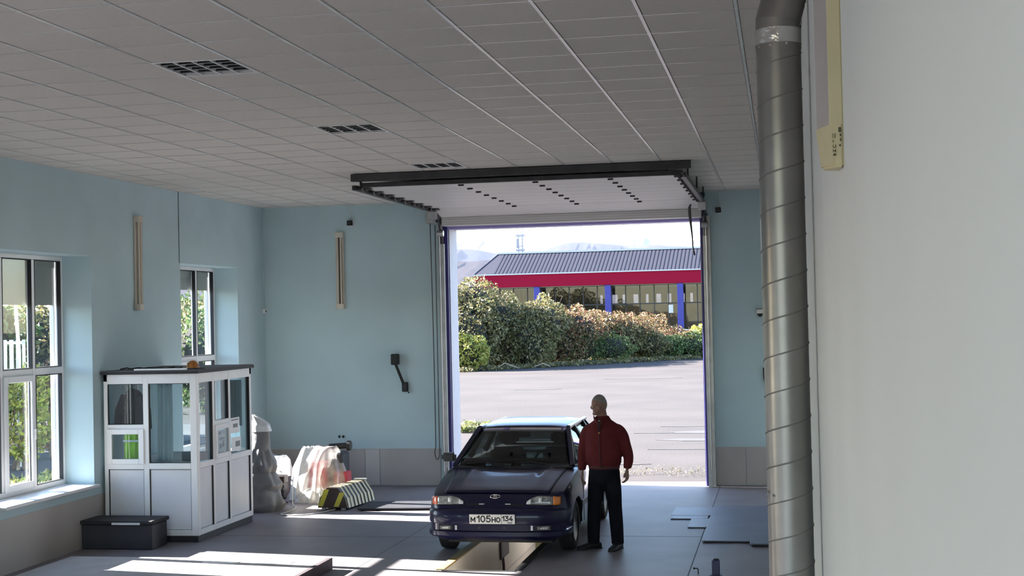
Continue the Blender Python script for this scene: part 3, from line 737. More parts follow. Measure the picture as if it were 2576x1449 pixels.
def blob_cover(rings, n, folds, amp, seed, squash=1.0):
    """draped cover: rings = (z, rx, ry, cx, cy)"""
    rnd = random.Random(seed); ph = [rnd.uniform(0, 6.28) for _ in range(6)]
    out = []
    zs = [r[0] for r in rings]
    NZ = 22
    for i in range(NZ+1):
        z = zs[0]+(zs[-1]-zs[0])*i/NZ
        v = [np.interp(z, zs, [r[k] for r in rings]) for k in (1, 2, 3, 4)]
        ring_ = []
        for j in range(n):
            a = 2*math.pi*j/n; dz = 1-i/NZ
            f = 1+amp*(.25+dz)*(math.sin(folds*a+ph[0]+2.2*i/NZ)+.6*math.sin(folds*1.7*a+ph[1]-3*i/NZ)+.5*math.sin(3*a+ph[2]+9*i/NZ))
            ring_.append((v[2]+v[0]*f*math.cos(a), v[3]+v[1]*f*math.sin(a), z+.015*math.sin(7*a+ph[3])*(i > 0)))
        out.append(ring_)
    return MB().loft(out, cap0=False, cap1=True)
# grey stack beside the booth
t = thing('wrapped_stack', 'grey tarpaulin wrapped stack standing right behind the booth', 'cover', (-7.42, 19.45, 0))
for z0, z1, r0, r1, sd in ((0, .34, .34, .27, 1), (.28, .60, .30, .20, 2), (.55, .90, .25, .15, 3)):
    blob_cover([(z0, r0*.85, r0*.8, 0, 0), (z0+.09, r0, r0*.9, 0, 0), (z1-.06, r1*1.05, r1, 0, 0), (z1, r1*.8, r1*.8, 0, 0)], 48, 7, .065, sd).build('tier', M['tarp'], t, smooth=True)
blob_cover([(.85, .15, .13, 0, 0), (1.0, .13, .12, .02, 0), (1.14, .13, .12, .02, 0)], 32, 6, .04, 4).build('neck', M['tarp'], t, smooth=True)
o = blob_cover([(1.13, .16, .13, .02, 0), (1.22, .15, .12, .01, 0), (1.30, .09, .08, -.05, 0), (1.36, .025, .025, -.10, 0)], 28, 4, .04, 9).build('plastic_bag', M['bag_white'], smooth=True, loc=(-7.42, 19.45, 0)); tag(o, 'white plastic bag on top of the grey wrapped stack', 'bag')
# silver sheet machine
t = thing('sheeted_machine', 'low machine under a bright white sheet in the corner', 'machine', (-7.80, 20.85, 0))
MB().box(-.28, .28, -.26, .26, 0, .38).build('body', M['fabric_dark'], t, bevel=.03)
blob_cover([(.34, .34, .30, .0, 0), (.47, .33, .29, 0, 0), (.58, .28, .24, .04, 0), (.64, .20, .17, .06, 0)], 40, 7, .05, 12).build('sheet', M['bag_white'], t, smooth=True)
blob_cover([(.02, .32, .29, .02, -.03), (.2, .31, .29, .02, -.03), (.42, .28, .26, .02, -.03)], 40, 6, .06, 17).build('grey_wrap', M['tarp'], t, smooth=True)
MB().bar((.10, -.30, .50), (.36, -.36, .37), .05, .03).build('sheet_edge', M['bag_white'], t)
# translucent plastic cover with red machine
t = thing('covered_machine', 'red machine under a crumpled translucent plastic sheet', 'machine', (-6.92, 20.75, 0))
MB().box(-.18, .12, -.22, .20, .10, .56).build('body', M['red'], t, bevel=.03)
MB().box(.12, .34, -.10, .3, .12, .70).build('housing', M['mat_dark'], t, bevel=.03)
MB().box(.2, .42, -.12, .12, .14, .42).build('side_box', M['red'], t, bevel=.02)
MB().cyl((.10, .05, .78), (.42, .05, .80), .045, n=16).build('roller', M['black'], t, smooth=40)
MB().cyl((.40, .0, .80), (.45, .0, .80), .075, n=18).build('roller_end', M['black'], t, smooth=40)
blob_cover([(.0, .46, .40, -.02, -.08), (.10, .43, .37, -.02, -.07), (.35, .40, .34, -.02, -.03), (.60, .31, .30, .0, 0), (.74, .24, .22, .03, 0), (.79, .18, .16, .05, 0)], 72, 9, .07, 21).build('plastic_sheet', M['film'], t, smooth=True)
blob_cover([(.02, .13, .10, -.30, -.28), (.2, .12, .09, -.29, -.26), (.5, .13, .10, -.25, -.2), (.74, .10, .09, -.20, -.1), (.79, .07, .06, -.19, -.1)], 40, 5, .10, 25).build('sheet_fold', M['bag_white'], t, smooth=True)
blob_cover([(.0, .26, .13, -.02, -.42), (.08, .24, .12, -.02, -.40), (.16, .18, .1, 0, -.36), (.2, .08, .05, 0, -.34)], 48, 8, .10, 28).build('sheet_hem', M['film_white'], t, smooth=True)
t = thing('small_crate', 'small dark crate tucked beside the plastic sheet', 'crate', (-7.40, 20.16, 0))
MB().box(-.10, .10, -.08, .08, 0, .02).build('bottom', M['hazard_black'], t)
for k in range(4): MB().box(-.10, .10, -.085, -.07, .03+.07*k, .075+.07*k).build('slat', M['mat_dark'], t)
MB().box(-.11, .11, -.09, .09, .31, .42).build('top_box', M['hazard_black'], t, bevel=.01)

# hazard striped cover
hz = thing('striped_cover', 'black and yellow striped hexagonal metal cover on the floor', 'cover', (-6.36, 19.48, .0), R(-7))
prof = [(-.235, .03), (-.20, .17), (-.085, .32), (.085, .32), (.20, .17), (.235, .03)]
def ext(y0, y1, k=1.0): return MB().prism([(x*k, z*k if z > .05 else z) for x, z in prof], y0, y1, 'y')
ext(0, .98, .985).build('shell', M['hazard_black'], hz)
for i in range(8):
    y = .03+.122*i; b = MB()
    sk = .05
    for s in range(5):
        (x0, z0), (x1, z1) = prof[s], prof[s+1]
        def P(x, z, yy): return (x*1.008, yy + sk*(1-abs(x)/.24)*1.2, z*1.008)
        b.add([P(x0, z0, y), P(x1, z1, y), P(x1, z1, y+.058), P(x0, z0, y+.058)], [(0, 1, 2, 3)])
    b.build('stripe', M['hazard_cream'], hz, thick=.004)
for x0, x1 in ((-.225, -.15), (.02, .09)):
    b = MB(); b.add([(x0, -.004, .05), (x0+.075, -.004, .05), (x1+.10, -.004, .29 if x0 < 0 else .25), (x1+.02, -.004, .29 if x0 < 0 else .25)], [(0, 1, 2, 3)])
    b.build('stripe', M['hazard_yellow'], hz, thick=.004)
MB().box(-.08, .10, .93, 1.0, .33, .345).build('top_plate', M['white'], hz)
for x in (-.15, .15): MB().cyl((x, .02, .015), (x, .06, .015), .03, n=10).build('foot', M['steel'], hz)
t = thing('dark_board', 'dark flat board lying on the floor behind the striped cover', 'board', (-5.50, 19.80, 0), R(5))
MB().box(-.50, .55, -.36, .38, .015, .04).build('sheet', M['mat_dark'], t, bevel=.004)
MB().box(-.1, .75, .1, .46, .0, .014).build('under_sheet', M['mat_dark'], t, bevel=.003)
MB().box(-.46, -.4, -.3, .3, 0, .015).build('batten', M['black'], t); MB().box(.4, .46, -.3, .3, 0, .015).build('batten', M['black'], t)
cb = [(-7.18, 20.16, .40), (-7.16, 20.05, .2), (-7.12, 19.95, .02), (-6.98, 19.7, .008), (-6.93, 19.3, .008), (-6.96, 19.0, .008), (-6.75, 18.9, .008), (-6.52, 19.02, .008), (-6.38, 19.3, .008), (-6.30, 19.48, .02)]
cu = []
for i in range(len(cb)-1):
    for k in range(4):
        t_ = k/4; p0 = cb[max(i-1, 0)]; p1 = cb[i]; p2 = cb[i+1]; p3 = cb[min(i+2, len(cb)-1)]
        cu.append(tuple(.5*((2*p1[m])+(-p0[m]+p2[m])*t_+(2*p0[m]-5*p1[m]+4*p2[m]-p3[m])*t_*t_+(-p0[m]+3*p1[m]-3*p2[m]+p3[m])*t_**3) for m in range(3)))
o = MB().tube(cu, .008, 6).build('power_cable', M['cable_white'], smooth=True); tag(o, 'white cable looping over the floor to the striped cover', 'cable')

# steel plates at the right
for name, label, x0, x1, y0, y1, z0, z1 in (
        ('floor_plate', 'large dull steel plate on the floor beside the duct', -1.0, .12, 16.82, 19.86, .016, .028),
        ('floor_plate', 'far narrow steel plate under the large one', -1.52, .1, 19.0, 19.78, .004, .016),
        ('floor_plate', 'thin steel strip jutting left of the large plate', -1.51, -1.03, 18.70, 18.98, .004, .016),
        ('floor_plate', 'small square steel plate jutting beside the large plate', -1.24, -.98, 17.96, 18.70, .004, .0155),
        ('floor_plate', 'small steel plate at the near corner of the large one, against the duct', -.44, .12, 16.55, 17.2, .028, .042)):
    o = thing(name, label, 'metal plate', ((x0+x1)/2, (y0+y1)/2, 0), group='loose floor plates')
    w, h = (x1-x0)/2, (y1-y0)/2
    MB().box(-w, w, -h, h, z0, z1).build('sheet', M['plate_steel'], o, bevel=.002)
    if z0 > .01: MB().box(-w+.03, w-.03, -h+.03, h-.03, 0, z0).build('spacer', M['seal'], o)
    else: MB().box(-w+.01, w-.01, -h+.01, h-.01, 0, z0).build('spacer', M['seal'], o)
    for s in (-1, 1): MB().cyl((s*(w-.03), -h+.03, z1-.001), (s*(w-.03), -h+.03, z1+.002), .008, n=8).build('bolt', M['black'], o)
t = thing('short_post', 'short dark blue post at the bottom edge near the duct', 'post', (-.74, 14.75, 0))
MB().box(-.04, .04, -.04, .04, .01, .16).build('column', M['post_blue'], t, bevel=.006); MB().box(-.06, .06, -.06, .06, 0, .012).build('foot', M['post_blue'], t); MB().box(-.022, .03, -.03, .03, .16, .175).build('cap', M['black'], t, bevel=.004)
t = thing('bent_rod', 'small bent black rod standing left of the short post', 'rod', (-.945, 14.82, 0))
MB().tube([(.02, 0, 0), (.02, 0, .05), (.012, 0, .058), (-.02, 0, .058)], .006, 6).build('rod', M['black'], t); MB().ellipsoid((-.022, 0, .058), .011, .011, .011, 8, 6).build('knob', M['black'], t)
# ================================================================ car
car = thing('car', 'dark blue hatchback facing the viewer, standing over the pit', 'car', (-3.205, 15.52, 0), R(-1.0))
cy_ = [0, .035, .09, .14, .20, .30, .6, .9, 1.15, 1.6, 2.2, 3.0, 3.6, 3.9, 4.04, 4.12]
cw_ = [.42, .62, .70, .74, .775, .795, .81, .82, .825, .825, .825, .82, .805, .78, .73, .60]
ct_ = [.50, .565, .66, .705, .735, .765, .835, .89, .925, .925, .925, .93, .93, .92, .88, .78]
cbz = [.27, .25, .22, .20, .19, .19, .19, .19, .19, .19, .19, .19, .2, .24, .28, .34]
def cW(y): return float(np.interp(y, cy_, cw_))
def cT(y): return float(np.interp(y, cy_, ct_))
def cB(y): return float(np.interp(y, cy_, cbz))
def sect(y, gx=0.0, gz=0.0):
    w, t, b0 = cW(y)+gx, cT(y)+gz, cB(y)
    h = [(0, b0), (w*.80, b0), (w*.955, b0+.05), (w, b0+(t-b0)*.36), (w, b0+(t-b0)*.62), (w*.985, t-(t-b0)*.16), (w*.94, t-.035), (w*.86, t-.016), (w*.5, t-.006), (0, t)]
    return [(x, y, z) for x, z in h] + [(-x, y, z) for x, z in h[-2:0:-1]]
ysamp = sorted(set(cy_ + [.02, .06, .115, .17, .25, .45, .75, 1.05, 1.4, 1.9, 2.6, 3.3, 3.75, 3.98, 4.08]))
bm_ = MB().loft([sect(y) for y in ysamp]).mesh('body')
cut = MB()
for wy in (.80, 3.26): cut.cyl((-1.2, wy, .275), (-.50, wy, .275), .335, n=28); cut.cyl((.50, wy, .275), (1.2, wy, .275), .335, n=28)
cut_o = bpy.data.objects.new('cut', cut.mesh('cut')); COL.objects.link(cut_o)
body_me = applied(bm_, [('BOOLEAN', dict(object=cut_o, operation='DIFFERENCE', solver='EXACT'))], M['paint_blue'])
body_me.set_sharp_from_angle(angle=R(38))
bpy.data.objects.remove(cut_o)
body = link('body', body_me, car)
MB().box(-.6, .6, .3, 3.9, .15, .2).build('underbody', M['rubber'], car)
for wy in (.80, 3.26):
    for s in (-1, 1):
        MB().grid(lambda u, v, wy=wy, s=s: (s*(.5+.31*v), wy-.33*math.cos(math.pi*u), .275+.33*math.sin(math.pi*u)), 20, 2).build('wheel_arch', M['rubber'], car, thick=.004)
# bonnet with raised centre
def hood(u, v):
    y = .185+.925*v; x = (u-.5)*2*(.60+.06*v); t = cT(y)
    ax = abs(x)
    return (x, y - .025*(1-(ax/.66)**2)*(1-v), t+.007-.010*(ax/.66)**2+.012*math.exp(-((ax-.44)/.05)**2)*min(1, v*2)-.006*math.exp(-(ax/.30)**4)*v)
MB().grid(hood, 40, 16).build('bonnet', M['paint_blue'], car, smooth=True, thick=.006)
# bumper: profile swept round the nose
plan = [(-.80, .46), (-.785, .30), (-.765, .19), (-.72, .10), (-.64, .035), (-.5, -.005), (-.25, -.02), (0, -.025), (.25, -.02), (.5, -.005), (.64, .035), (.72, .10), (.765, .19), (.785, .30), (.80, .46)]
prof_b = [(.05, .57), (.0, .555), (-.022, .53), (-.028, .47), (-.024, .405), (-.005, .395), (-.005, .325), (-.03, .315), (-.032, .27), (-.01, .25), (.06, .25)]
rings = []
for i, (x, y) in enumerate(plan):
    a = Vector(plan[max(i-1, 0)]); c = Vector(plan[min(i+1, len(plan)-1)]); d = (c-a).normalized(); nrm = Vector((-d.y, d.x))   # inward
    fade = min(1, .25+.30*min(i, len(plan)-1-i))
    rings.append([(x+nrm.x*(o*fade if o < 0 else o), y+nrm.y*(o*fade if o < 0 else o), z) for o, z in prof_b])
bump = MB().loft(rings, closed=False).build('bumper', M['paint_blue'], car, smooth=42, thick=.008)
def fy(x): return float(np.interp(abs(x), [p[0] for p in plan[7:]], [p[1] for p in plan[7:]]))
MB().grid(lambda u, v: ((u-.5)*.92, fy((u-.5)*.92)-.002, .330+.06*v), 16, 1).build('lower_grille', M['plastic_dark'], bump, thick=.004)
for s in (-1, 1):
    f = MB().box(-.085, .085, -.010, .012, -.03, .03).build('fog_lamp', M['plastic_dark'], car, bevel=.006, loc=(s*.555, fy(.555)-.004, .358), rot=(0, 0, R(s*10)))
    MB().box(-.06, .06, -.014, -.009, -.018, .018).build('lens', M['lens'], f, bevel=.003)
    for k in range(3): MB().cyl((-.025+.025*k, -.0155, -.003), (-.025+.025*k, -.013, -.003), .008, n=8).build('painted_glint', M['lens_bright'], f)  # bright discs put glints into the fog lamp lens
    MB().box(-.012, .012, -.008, .008, -.026, .026).build('duct_bar', M['alloy'], bump, loc=(s*.43, fy(.43)-.006, .36))
for x in (-.16, .12): MB().cyl((x, fy(x)-.008, .36), (x, fy(x)-.002, .36), .014, n=10).build('tow_cover', M['plastic_dark'], bump)
# lamps follow the nose surface
def nose_y(x, z):
    a = np.interp(z, ct_[:9], cy_[:9]); c = np.interp(abs(x), cw_[:9], cy_[:9]); return float(max(a, c))
def lamp(s, x0, x1, ztop, zbot, name, m, parent=car, n=8, off=.012):
    b = MB().grid(lambda u, v: (s*(x0+(x1-x0)*u), nose_y((x0+(x1-x0)*u), max(.60, .63))-off-.004*math.sin(math.pi*v)+.02*v, zbot(u)+(ztop(u)-zbot(u))*v), n, 4)
    return b.build(name, M[m], parent, smooth=True, thick=.01)
for s in (-1, 1):
    hl = lamp(s, .375, .655, lambda u: .650+.058*min(1, (u*2.2))**.6-.012*u, lambda u: .612-.010*u, 'headlamp', 'lens', off=.016)
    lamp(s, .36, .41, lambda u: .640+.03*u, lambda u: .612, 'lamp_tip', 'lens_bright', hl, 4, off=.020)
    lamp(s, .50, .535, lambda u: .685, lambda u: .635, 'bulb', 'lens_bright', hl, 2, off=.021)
    lamp(s, .66, .735, lambda u: .700-.012*u, lambda u: .604, 'indicator', 'amber' if s > 0 else 'amber_red', car, 6, off=.014)
    lamp(s, .385, .66, lambda u: .616, lambda u: .604, 'lamp_trim', 'plastic_dark', hl, 6, off=.018)
MB().grid(lambda u, v: ((u-.5)*.66, nose_y(0, .61)-.007+.012*v, .595+.022*v), 8, 1).build('grille_slot', M['black'], car, thick=.004)
for x in (-.15, .15): MB().box(-.03, .03, -.004, .004, -.005, .005).build('grille_clip', M['alloy'], car, loc=(x, nose_y(0, .62)-.01, .612))
bd = thing('badge', None, None, (-.005, nose_y(0, .69)-.012, .690)); bd.parent = car; bd.rotation_euler = (R(-52), 0, 0)
el = [(.055*math.cos(2*math.pi*i/24), 0, .027*math.sin(2*math.pi*i/24)) for i in range(25)]
MB().tube(el, .0045, 6).build('ring', M['chrome'], bd)
MB().prism([(-.018, -.012), (.03, -.010), (.018, .012), (-.006, .014), (-.03, -.002)], -.003, .003, 'y').build('emblem', M['chrome'], bd)
# number plate
pl = MB().box(-.262, .262, -.006, .006, -.058, .058).build('number_plate', M['plastic_dark'], car, bevel=.004, loc=(-.005, -.062, .462), rot=(R(4), 0, 0))
MB().box(-.257, .257, -.009, -.005, -.053, .053).build('plate_face', M['plate_white'], pl, bevel=.002)
MB().box(.103, .107, -.0105, -.0085, -.053, .053).build('divider', M['print_black'], pl)
def arc(cx, cz, rx, rz, a0, a1, n=12): return [(cx+rx*math.cos(R(a0+(a1-a0)*i/n)), cz+rz*math.sin(R(a0+(a1-a0)*i/n))) for i in range(n+1)]
GLYPH = {   # strokes in a unit-high cell
    'M': [[(0, 0), (0, 1)], [(0, 1), (.36, .30)], [(.36, .30), (.72, 1)], [(.72, 1), (.72, 0)]],
    'H': [[(0, 0), (0, 1)], [(.6, 0), (.6, 1)], [(0, .5), (.6, .5)]],
    'O': [arc(.32, .5, .32, .5, 0, 360, 24)], '0': [arc(.28, .5, .28, .5, 0, 360, 24)],
    '1': [[(.0, .72), (.27, 1)], [(.27, 1), (.27, 0)]],
    '5': [[(.52, 1), (.08, 1)], [(.08, 1), (.04, .55)], [(.04, .55)] + arc(.24, .32, .29, .32, 100, -150, 14)],
    '3': [[(.02, 1), (.50, 1)], [(.50, 1), (.22, .62)], [(.22, .62)] + arc(.24, .31, .28, .31, 80, -150, 14)],
    '4': [[(.40, 1), (.0, .30)], [(.0, .30), (.56, .30)], [(.42, .55), (.42, 0)]]}
def glyph(ch, x, z, h, th):
    b = MB(); g = GLYPH[ch]
    for st in g:
        P_ = [Vector((x+p*h, z+q*(h-th)+th/2)) for p, q in st]; rr = []
        for i, p in enumerate(P_):
            d = (P_[min(i+1, len(P_)-1)]-P_[max(i-1, 0)]).normalized(); n_ = Vector((-d.y, d.x))*th/2
            e = d*(-th*.45 if i == 0 else th*.45 if i == len(P_)-1 else 0)
            rr.append([(p.x+e.x-n_.x, -.0102, p.y+e.y-n_.y), (p.x+e.x+n_.x, -.0102, p.y+e.y+n_.y), (p.x+e.x+n_.x, -.0085, p.y+e.y+n_.y), (p.x+e.x-n_.x, -.0085, p.y+e.y-n_.y)])
        b.loft(rr)
    return b.build('plate_character', M['print_black'], pl)
for ch, x, z, h, th in (('M', -.238, -.036, .060, .0125), ('1', -.168, -.036, .078, .0135), ('0', -.126, -.036, .078, .0135), ('5', -.062, -.036, .078, .0135), ('H', .0, -.036, .060, .0125), ('O', .050, -.036, .060, .0125),
                        ('1', .118, -.022, .060, .0115), ('3', .150, -.022, .060, .0115), ('4', .196, -.022, .060, .0115)):
    glyph(ch, x, z, h, th)
MB().box(.17, .225, -.0105, -.0085, -.044, -.036).build('underline', M['print_black'], pl)
# cabin
A0, A1 = (.715, 1.10, .925), (.555, 1.80, 1.325)
B0, B1 = (.775, 2.18, .925), (.560, 2.15, 1.315)
C0, C1 = (.765, 3.02, .93), (.553, 2.88, 1.315)
D0, D1 = (.70, 3.93, .95), (.53, 3.28, 1.32)
def mir(p, s): return (p[0]*s, p[1], p[2])
for s in (-1, 1):
    MB().bar(mir(A0, s), mir(A1, s), .055, .05, (0, -1, .3)).build('pillar', M['paint_blue'], car, bevel=.01)
    MB().bar(mir(B0, s), mir(B1, s), .05, .07, (0, 1, 0)).build('pillar', M['plastic_dark'], car, bevel=.008)
    MB().bar(mir(C0, s), mir(C1, s), .05, .07, (0, 1, 0)).build('pillar', M['plastic_dark'], car, bevel=.008)
    MB().add([mir((.545, 3.08, 1.325), s), mir((.525, 3.29, 1.305), s), mir((.70, 3.95, .95), s), mir((.755, 3.55, .93), s)], [(0, 1, 2, 3)]).build('pillar', M['paint_blue'], car, thick=.015)
    MB().bar(mir(A1, s), (D1[0]*s, D1[1]-.02, D1[2]+.01), .05, .045).build('roof_rail', M['paint_blue'], car, bevel=.01)
    for (p, q, r_, t_) in ((A0, B0, B1, A1), (B0, C0, C1, B1), (C0, (.755, 3.55, .93), (.545, 3.08, 1.325), C1)):
        g = [Vector(mir(p, s)), Vector(mir(q, s)), Vector(mir(r_, s)), Vector(mir(t_, s))]
        MB().grid(lambda u, v, g=g, s=s: tuple((g[0]*(1-u)+g[1]*u)*(1-v)+(g[3]*(1-u)+g[2]*u)*v + Vector((s*.012*math.sin(math.pi*v), 0, 0))), 4, 4).build('side_glass', M['car_glass'], car, smooth=True, thick=.004)
def roof(u, v):
    y = 1.77+1.54*v; x = (u-.5)*2*(.565-.02*v)
    return (x, y-.03*(1-(2*u-1)**2)*(1-2*v), float(np.interp(y, [1.77, 1.95, 2.4, 2.9, 3.31], [1.322, 1.365, 1.392, 1.385, 1.33])) - .035*(2*u-1)**4)
MB().grid(roof, 20, 14).build('roof', M['paint_blue'], car, smooth=True, thick=.02)
def ws(u, v):
    x = (u-.5)*2*(.70-.155*v); y = 1.09+.70*v-.07*(1-(2*u-1)**2); return (x, y, .925+.395*v+.012*(1-(2*u-1)**2))
MB().grid(ws, 14, 8).build('windscreen', M['car_glass'], car, smooth=True, thick=.005)
MB().grid(lambda u, v: (ws(u, 0)[0]*1.03, ws(u, 0)[1]-.035+.05*v, .915+.018*v), 14, 1).build('cowl', M['plastic_dark'], car, thick=.01)
def rw(u, v):
    x = (u-.5)*2*(.52+.13*v); y = 3.29+.60*v+.04*(1-(2*u-1)**2); return (x, y, 1.325-.36*v)
MB().grid(rw, 10, 6).build('rear_window', M['car_glass'], car, smooth=True, thick=.005)
MB().grid(lambda u, v: ((u-.5)*1.38, 3.86+.12*v, .955-.02*v), 8, 2).build('tailgate', M['paint_blue'], car, thick=.03)
# wipers
for x0, x1 in ((-.10, -.56), (.46, -.02)):
    p0 = (x0, 1.02, .935); p1 = ((x0+x1)/2, 1.06, .975); p2 = (x1, 1.075, .955)
    w_ = MB().tube([p0, p1], .008, 6).build('wiper', M['black'], car); MB().tube([(x1+.46, 1.035, .950), ((x0+x1)/2, 1.06, .975), p2], .007, 6).build('blade', M['black'], w_)
# mirrors
for s in (-1, 1):
    mr = MB().box(-.085, .085, -.06, .045, -.05, .055).build('wing_mirror', M['plastic_dark'], car, bevel=.025, seg=2, loc=(s*.86, 1.42, 1.0))
    MB().bar((-s*.04, .0, -.02), (-s*.13, .03, -.06), .05, .04).build('mirror_foot', M['plastic_dark'], mr)
# side details
for s in (-1, 1):
    MB().box(-.008, .008, -1.02, 1.0, -.035, .035).build('rub_strip', M['plastic_dark'], car, bevel=.004, loc=(s*.828, 2.05, .50))
    for y in (1.18, 2.17, 3.02): MB().box(-.003, .003, -.004, .004, .28, .90).build('door_gap', M['black'], car, loc=(s*.826, y, 0))
    for y in (1.98, 2.85): MB().box(-.008, .012, -.08, .08, -.014, .014).build('door_handle', M['plastic_dark'], car, bevel=.004, loc=(s*.826, y, .80))
# wheels
tp = [(.19, -.085), (.255, -.088), (.280, -.075), (.2875, -.055), (.2875, .055), (.280, .075), (.255, .088), (.19, .085)]
tyre_me = MB().loft([[(x, r*math.cos(2*math.pi*i/36), r*math.sin(2*math.pi*i/36)) for r, x in tp] for i in range(37)], closed=False, cap0=False, cap1=False).mesh('tyre', smooth=45); tyre_me.materials.append(M['rubber'])
gr = MB()
for x in (-.035, 0, .035):
    gr.loft([[(x-.004, .2885*math.cos(a), .2885*math.sin(a)), (x+.004, .2885*math.cos(a), .2885*math.sin(a))] for a in [2*math.pi*i/36 for i in range(37)]], closed=False)
groove_me = gr.mesh('groove'); groove_me.materials.append(M['black'])
rp_ = [(.0, .045), (.04, .050), (.055, .04), (.12, .02), (.16, .035), (.185, .06), (.195, .075), (.195, -.07)]
rim_me = MB().loft([[(x, r*math.cos(2*math.pi*i/30), r*math.sin(2*math.pi*i/30)) for r, x in rp_] for i in range(31)], closed=False, cap0=False, cap1=False).mesh('rim', smooth=45); rim_me.materials.append(M['alloy'])
hl_ = MB()
for i in range(8):
    a = 2*math.pi*i/8; hl_.cyl((.028, .135*math.cos(a), .135*math.sin(a)), (.034, .135*math.cos(a), .135*math.sin(a)), .024, n=10)
hole_me = hl_.mesh('rim_hole'); hole_me.materials.append(M['black'])
for wy in (.80, 3.26):
    for s in (-1, 1):
        w_ = thing('wheel', None, None, (s*.705, wy, .2875)); w_.parent = car; w_.rotation_euler = (0, 0, 0 if s > 0 else math.pi)
        link('tyre', tyre_me, w_); link('tread_groove', groove_me, w_); link('rim', rim_me, w_); link('rim_hole', hole_me, w_)
# interior
MB().grid(lambda u, v: ((u-.5)*1.3, 1.10+.42*v, .93+.07*math.sin(math.pi*min(1, v*1.1))-.18*max(0, v-.8)*5*.5), 10, 8).build('dashboard', M['seat'], car, smooth=True, thick=.03)
for x in (-.34, .34):
    st = MB().box(-.24, .24, -.22, .24, -.07, .07).build('seat', M['seat'], car, bevel=.04, seg=2, loc=(x, 2.05, .50))
    MB().box(-.23, .23, -.05, .05, 0, .52).build('backrest', M['seat'], st, bevel=.04, seg=2, loc=(0, .26, .03), rot=(R(-18), 0, 0))
    MB().box(-.13, .13, -.04, .04, 0, .17).build('headrest', M['seat'], st, bevel=.035, seg=2, loc=(0, .43, .56), rot=(R(-14), 0, 0))
MB().box(-.62, .62, 2.75, 2.95, .45, .95).build('rear_seat', M['seat'], car, bevel=.05, seg=2)
sw = [(.33+.18*math.cos(2*math.pi*i/24), 1.62+.06*math.sin(2*math.pi*i/24), .90+.165*math.sin(2*math.pi*i/24)) for i in range(25)]
MB().tube(sw, .016, 8).build('steering_wheel', M['black'], car, smooth=True)
MB().box(-.11, .11, -.012, .012, -.03, .03).build('rear_view_mirror', M['black'], car, bevel=.01, loc=(.0, 1.66, 1.245))
MB().box(-.62, .62, 3.0, 3.85, .86, .88).build('parcel_shelf', M['seat'], car)
MB().grid(lambda u, v: ((u-.5)*1.04, 1.82+1.4*v, roof(u, v)[2]-.035), 8, 8).build('headliner', M['curtain'], car)
# ================================================================ person
PZ = thing  # alias
person_loc = (-2.065, 16.32, 0)
def oval(c, rx, ry, n=20, tilt=None):
    return [(c[0]+rx*math.cos(2*math.pi*i/n), c[1]+ry*math.sin(2*math.pi*i/n), c[2]) for i in range(n)]
def limb(b, pts, n=14): b.tube([p[:3] for p in pts], [p[3] for p in pts], n); return b
def densify(pts, k=5):
    out = []
    for i in range(len(pts)-1):
        p0 = pts[max(i-1, 0)]; p1 = pts[i]; p2 = pts[i+1]; p3 = pts[min(i+2, len(pts)-1)]
        for q in range(k):
            t = q/k; out.append(tuple(.5*((2*p1[m])+(-p0[m]+p2[m])*t+(2*p0[m]-5*p1[m]+4*p2[m]-p3[m])*t*t+(-p0[m]+3*p1[m]-3*p2[m]+p3[m])*t**3) for m in range(4)))
    out.append(tuple(pts[-1])); return out
# the figure faces -y; +x is the viewer's right
HEAD = Vector((-.03, -.035, 1.655)); HZ = R(-24)
hrot = Matrix.Rotation(HZ, 3, 'Z')
b = MB()
def skull(p, q):
    q = Vector(q)
    if p.z < -.15 and p.y < 0: q.x *= 1-.30*min(1, (-p.z-.15)*1.3); q.y *= 1.0
    if p.z < 0 and p.y > 0: q.y *= 1-.35*min(1, -p.z*1.2)
    if p.z > .3: q.z *= .97
    return hrot @ q
b.ellipsoid(HEAD, .080, .098, .122, 24, 18, skull)
def hp(x, y, z): return HEAD+hrot @ Vector((x, y, z))
b.tube([hp(0, -.088, .022), hp(0, -.107, -.014), hp(0, -.108, -.026), hp(0, -.094, -.034)], [.008, .010, .010, .006], 8)     # nose
b.ellipsoid(hp(0, -.078, -.094), .033, .026, .022, 10, 8)                                                             # chin
b.ellipsoid(hp(0, -.086, -.060), .026, .014, .009, 10, 6); b.ellipsoid(hp(0, -.085, -.071), .022, .014, .008, 10, 6)     # lips
b.tube([hp(-.045, -.078, .030), hp(0, -.092, .032), hp(.045, -.078, .030)], [.010, .011, .010], 8)                       # brow
for s in (-1, 1):
    b.ellipsoid(hp(s*.080, .008, -.010), .010, .022, .034, 10, 8)
    b.ellipsoid(hp(s*.047, -.066, -.025), .026, .022, .024, 10, 8)
b.tube([(HEAD.x+.012, HEAD.y+.02, 1.60), (-.01, .0, 1.53), (0, .01, 1.42)], [.058, .060, .075], 16)
# slim body under the clothes keeps the figure in one piece
b.loft([oval((0, .01, z), rx, ry) for z, rx, ry in ((.84, .12, .08), (.95, .13, .09), (1.15, .14, .095), (1.33, .15, .09), (1.40, .11, .07), (1.46, .07, .06))])
ARM = {-1: [(-.13, .01, 1.36, .04), (-.225, .02, 1.27, .040), (-.250, .02, 1.13, .037), (-.257, -.02, 1.0, .032), (-.250, -.045, .905, .024)],
        1: [(.13, .01, 1.36, .04), (.232, .02, 1.27, .040), (.275, .025, 1.13, .037), (.287, -.01, 1.0, .032), (.280, -.03, .93, .024)]}
LEG = {-1: [(-.085, 0, .84, .07), (-.105, -.01, .66, .065), (-.125, -.015, .47, .05), (-.140, .0, .28, .045), (-.150, .01, .08, .035)],
        1: [(.085, 0, .84, .07), (.105, .0, .66, .065), (.120, .005, .47, .05), (.130, .02, .28, .045), (.135, .03, .08, .035)]}
for s in (-1, 1): limb(b, densify(ARM[s])); limb(b, densify(LEG[s]))
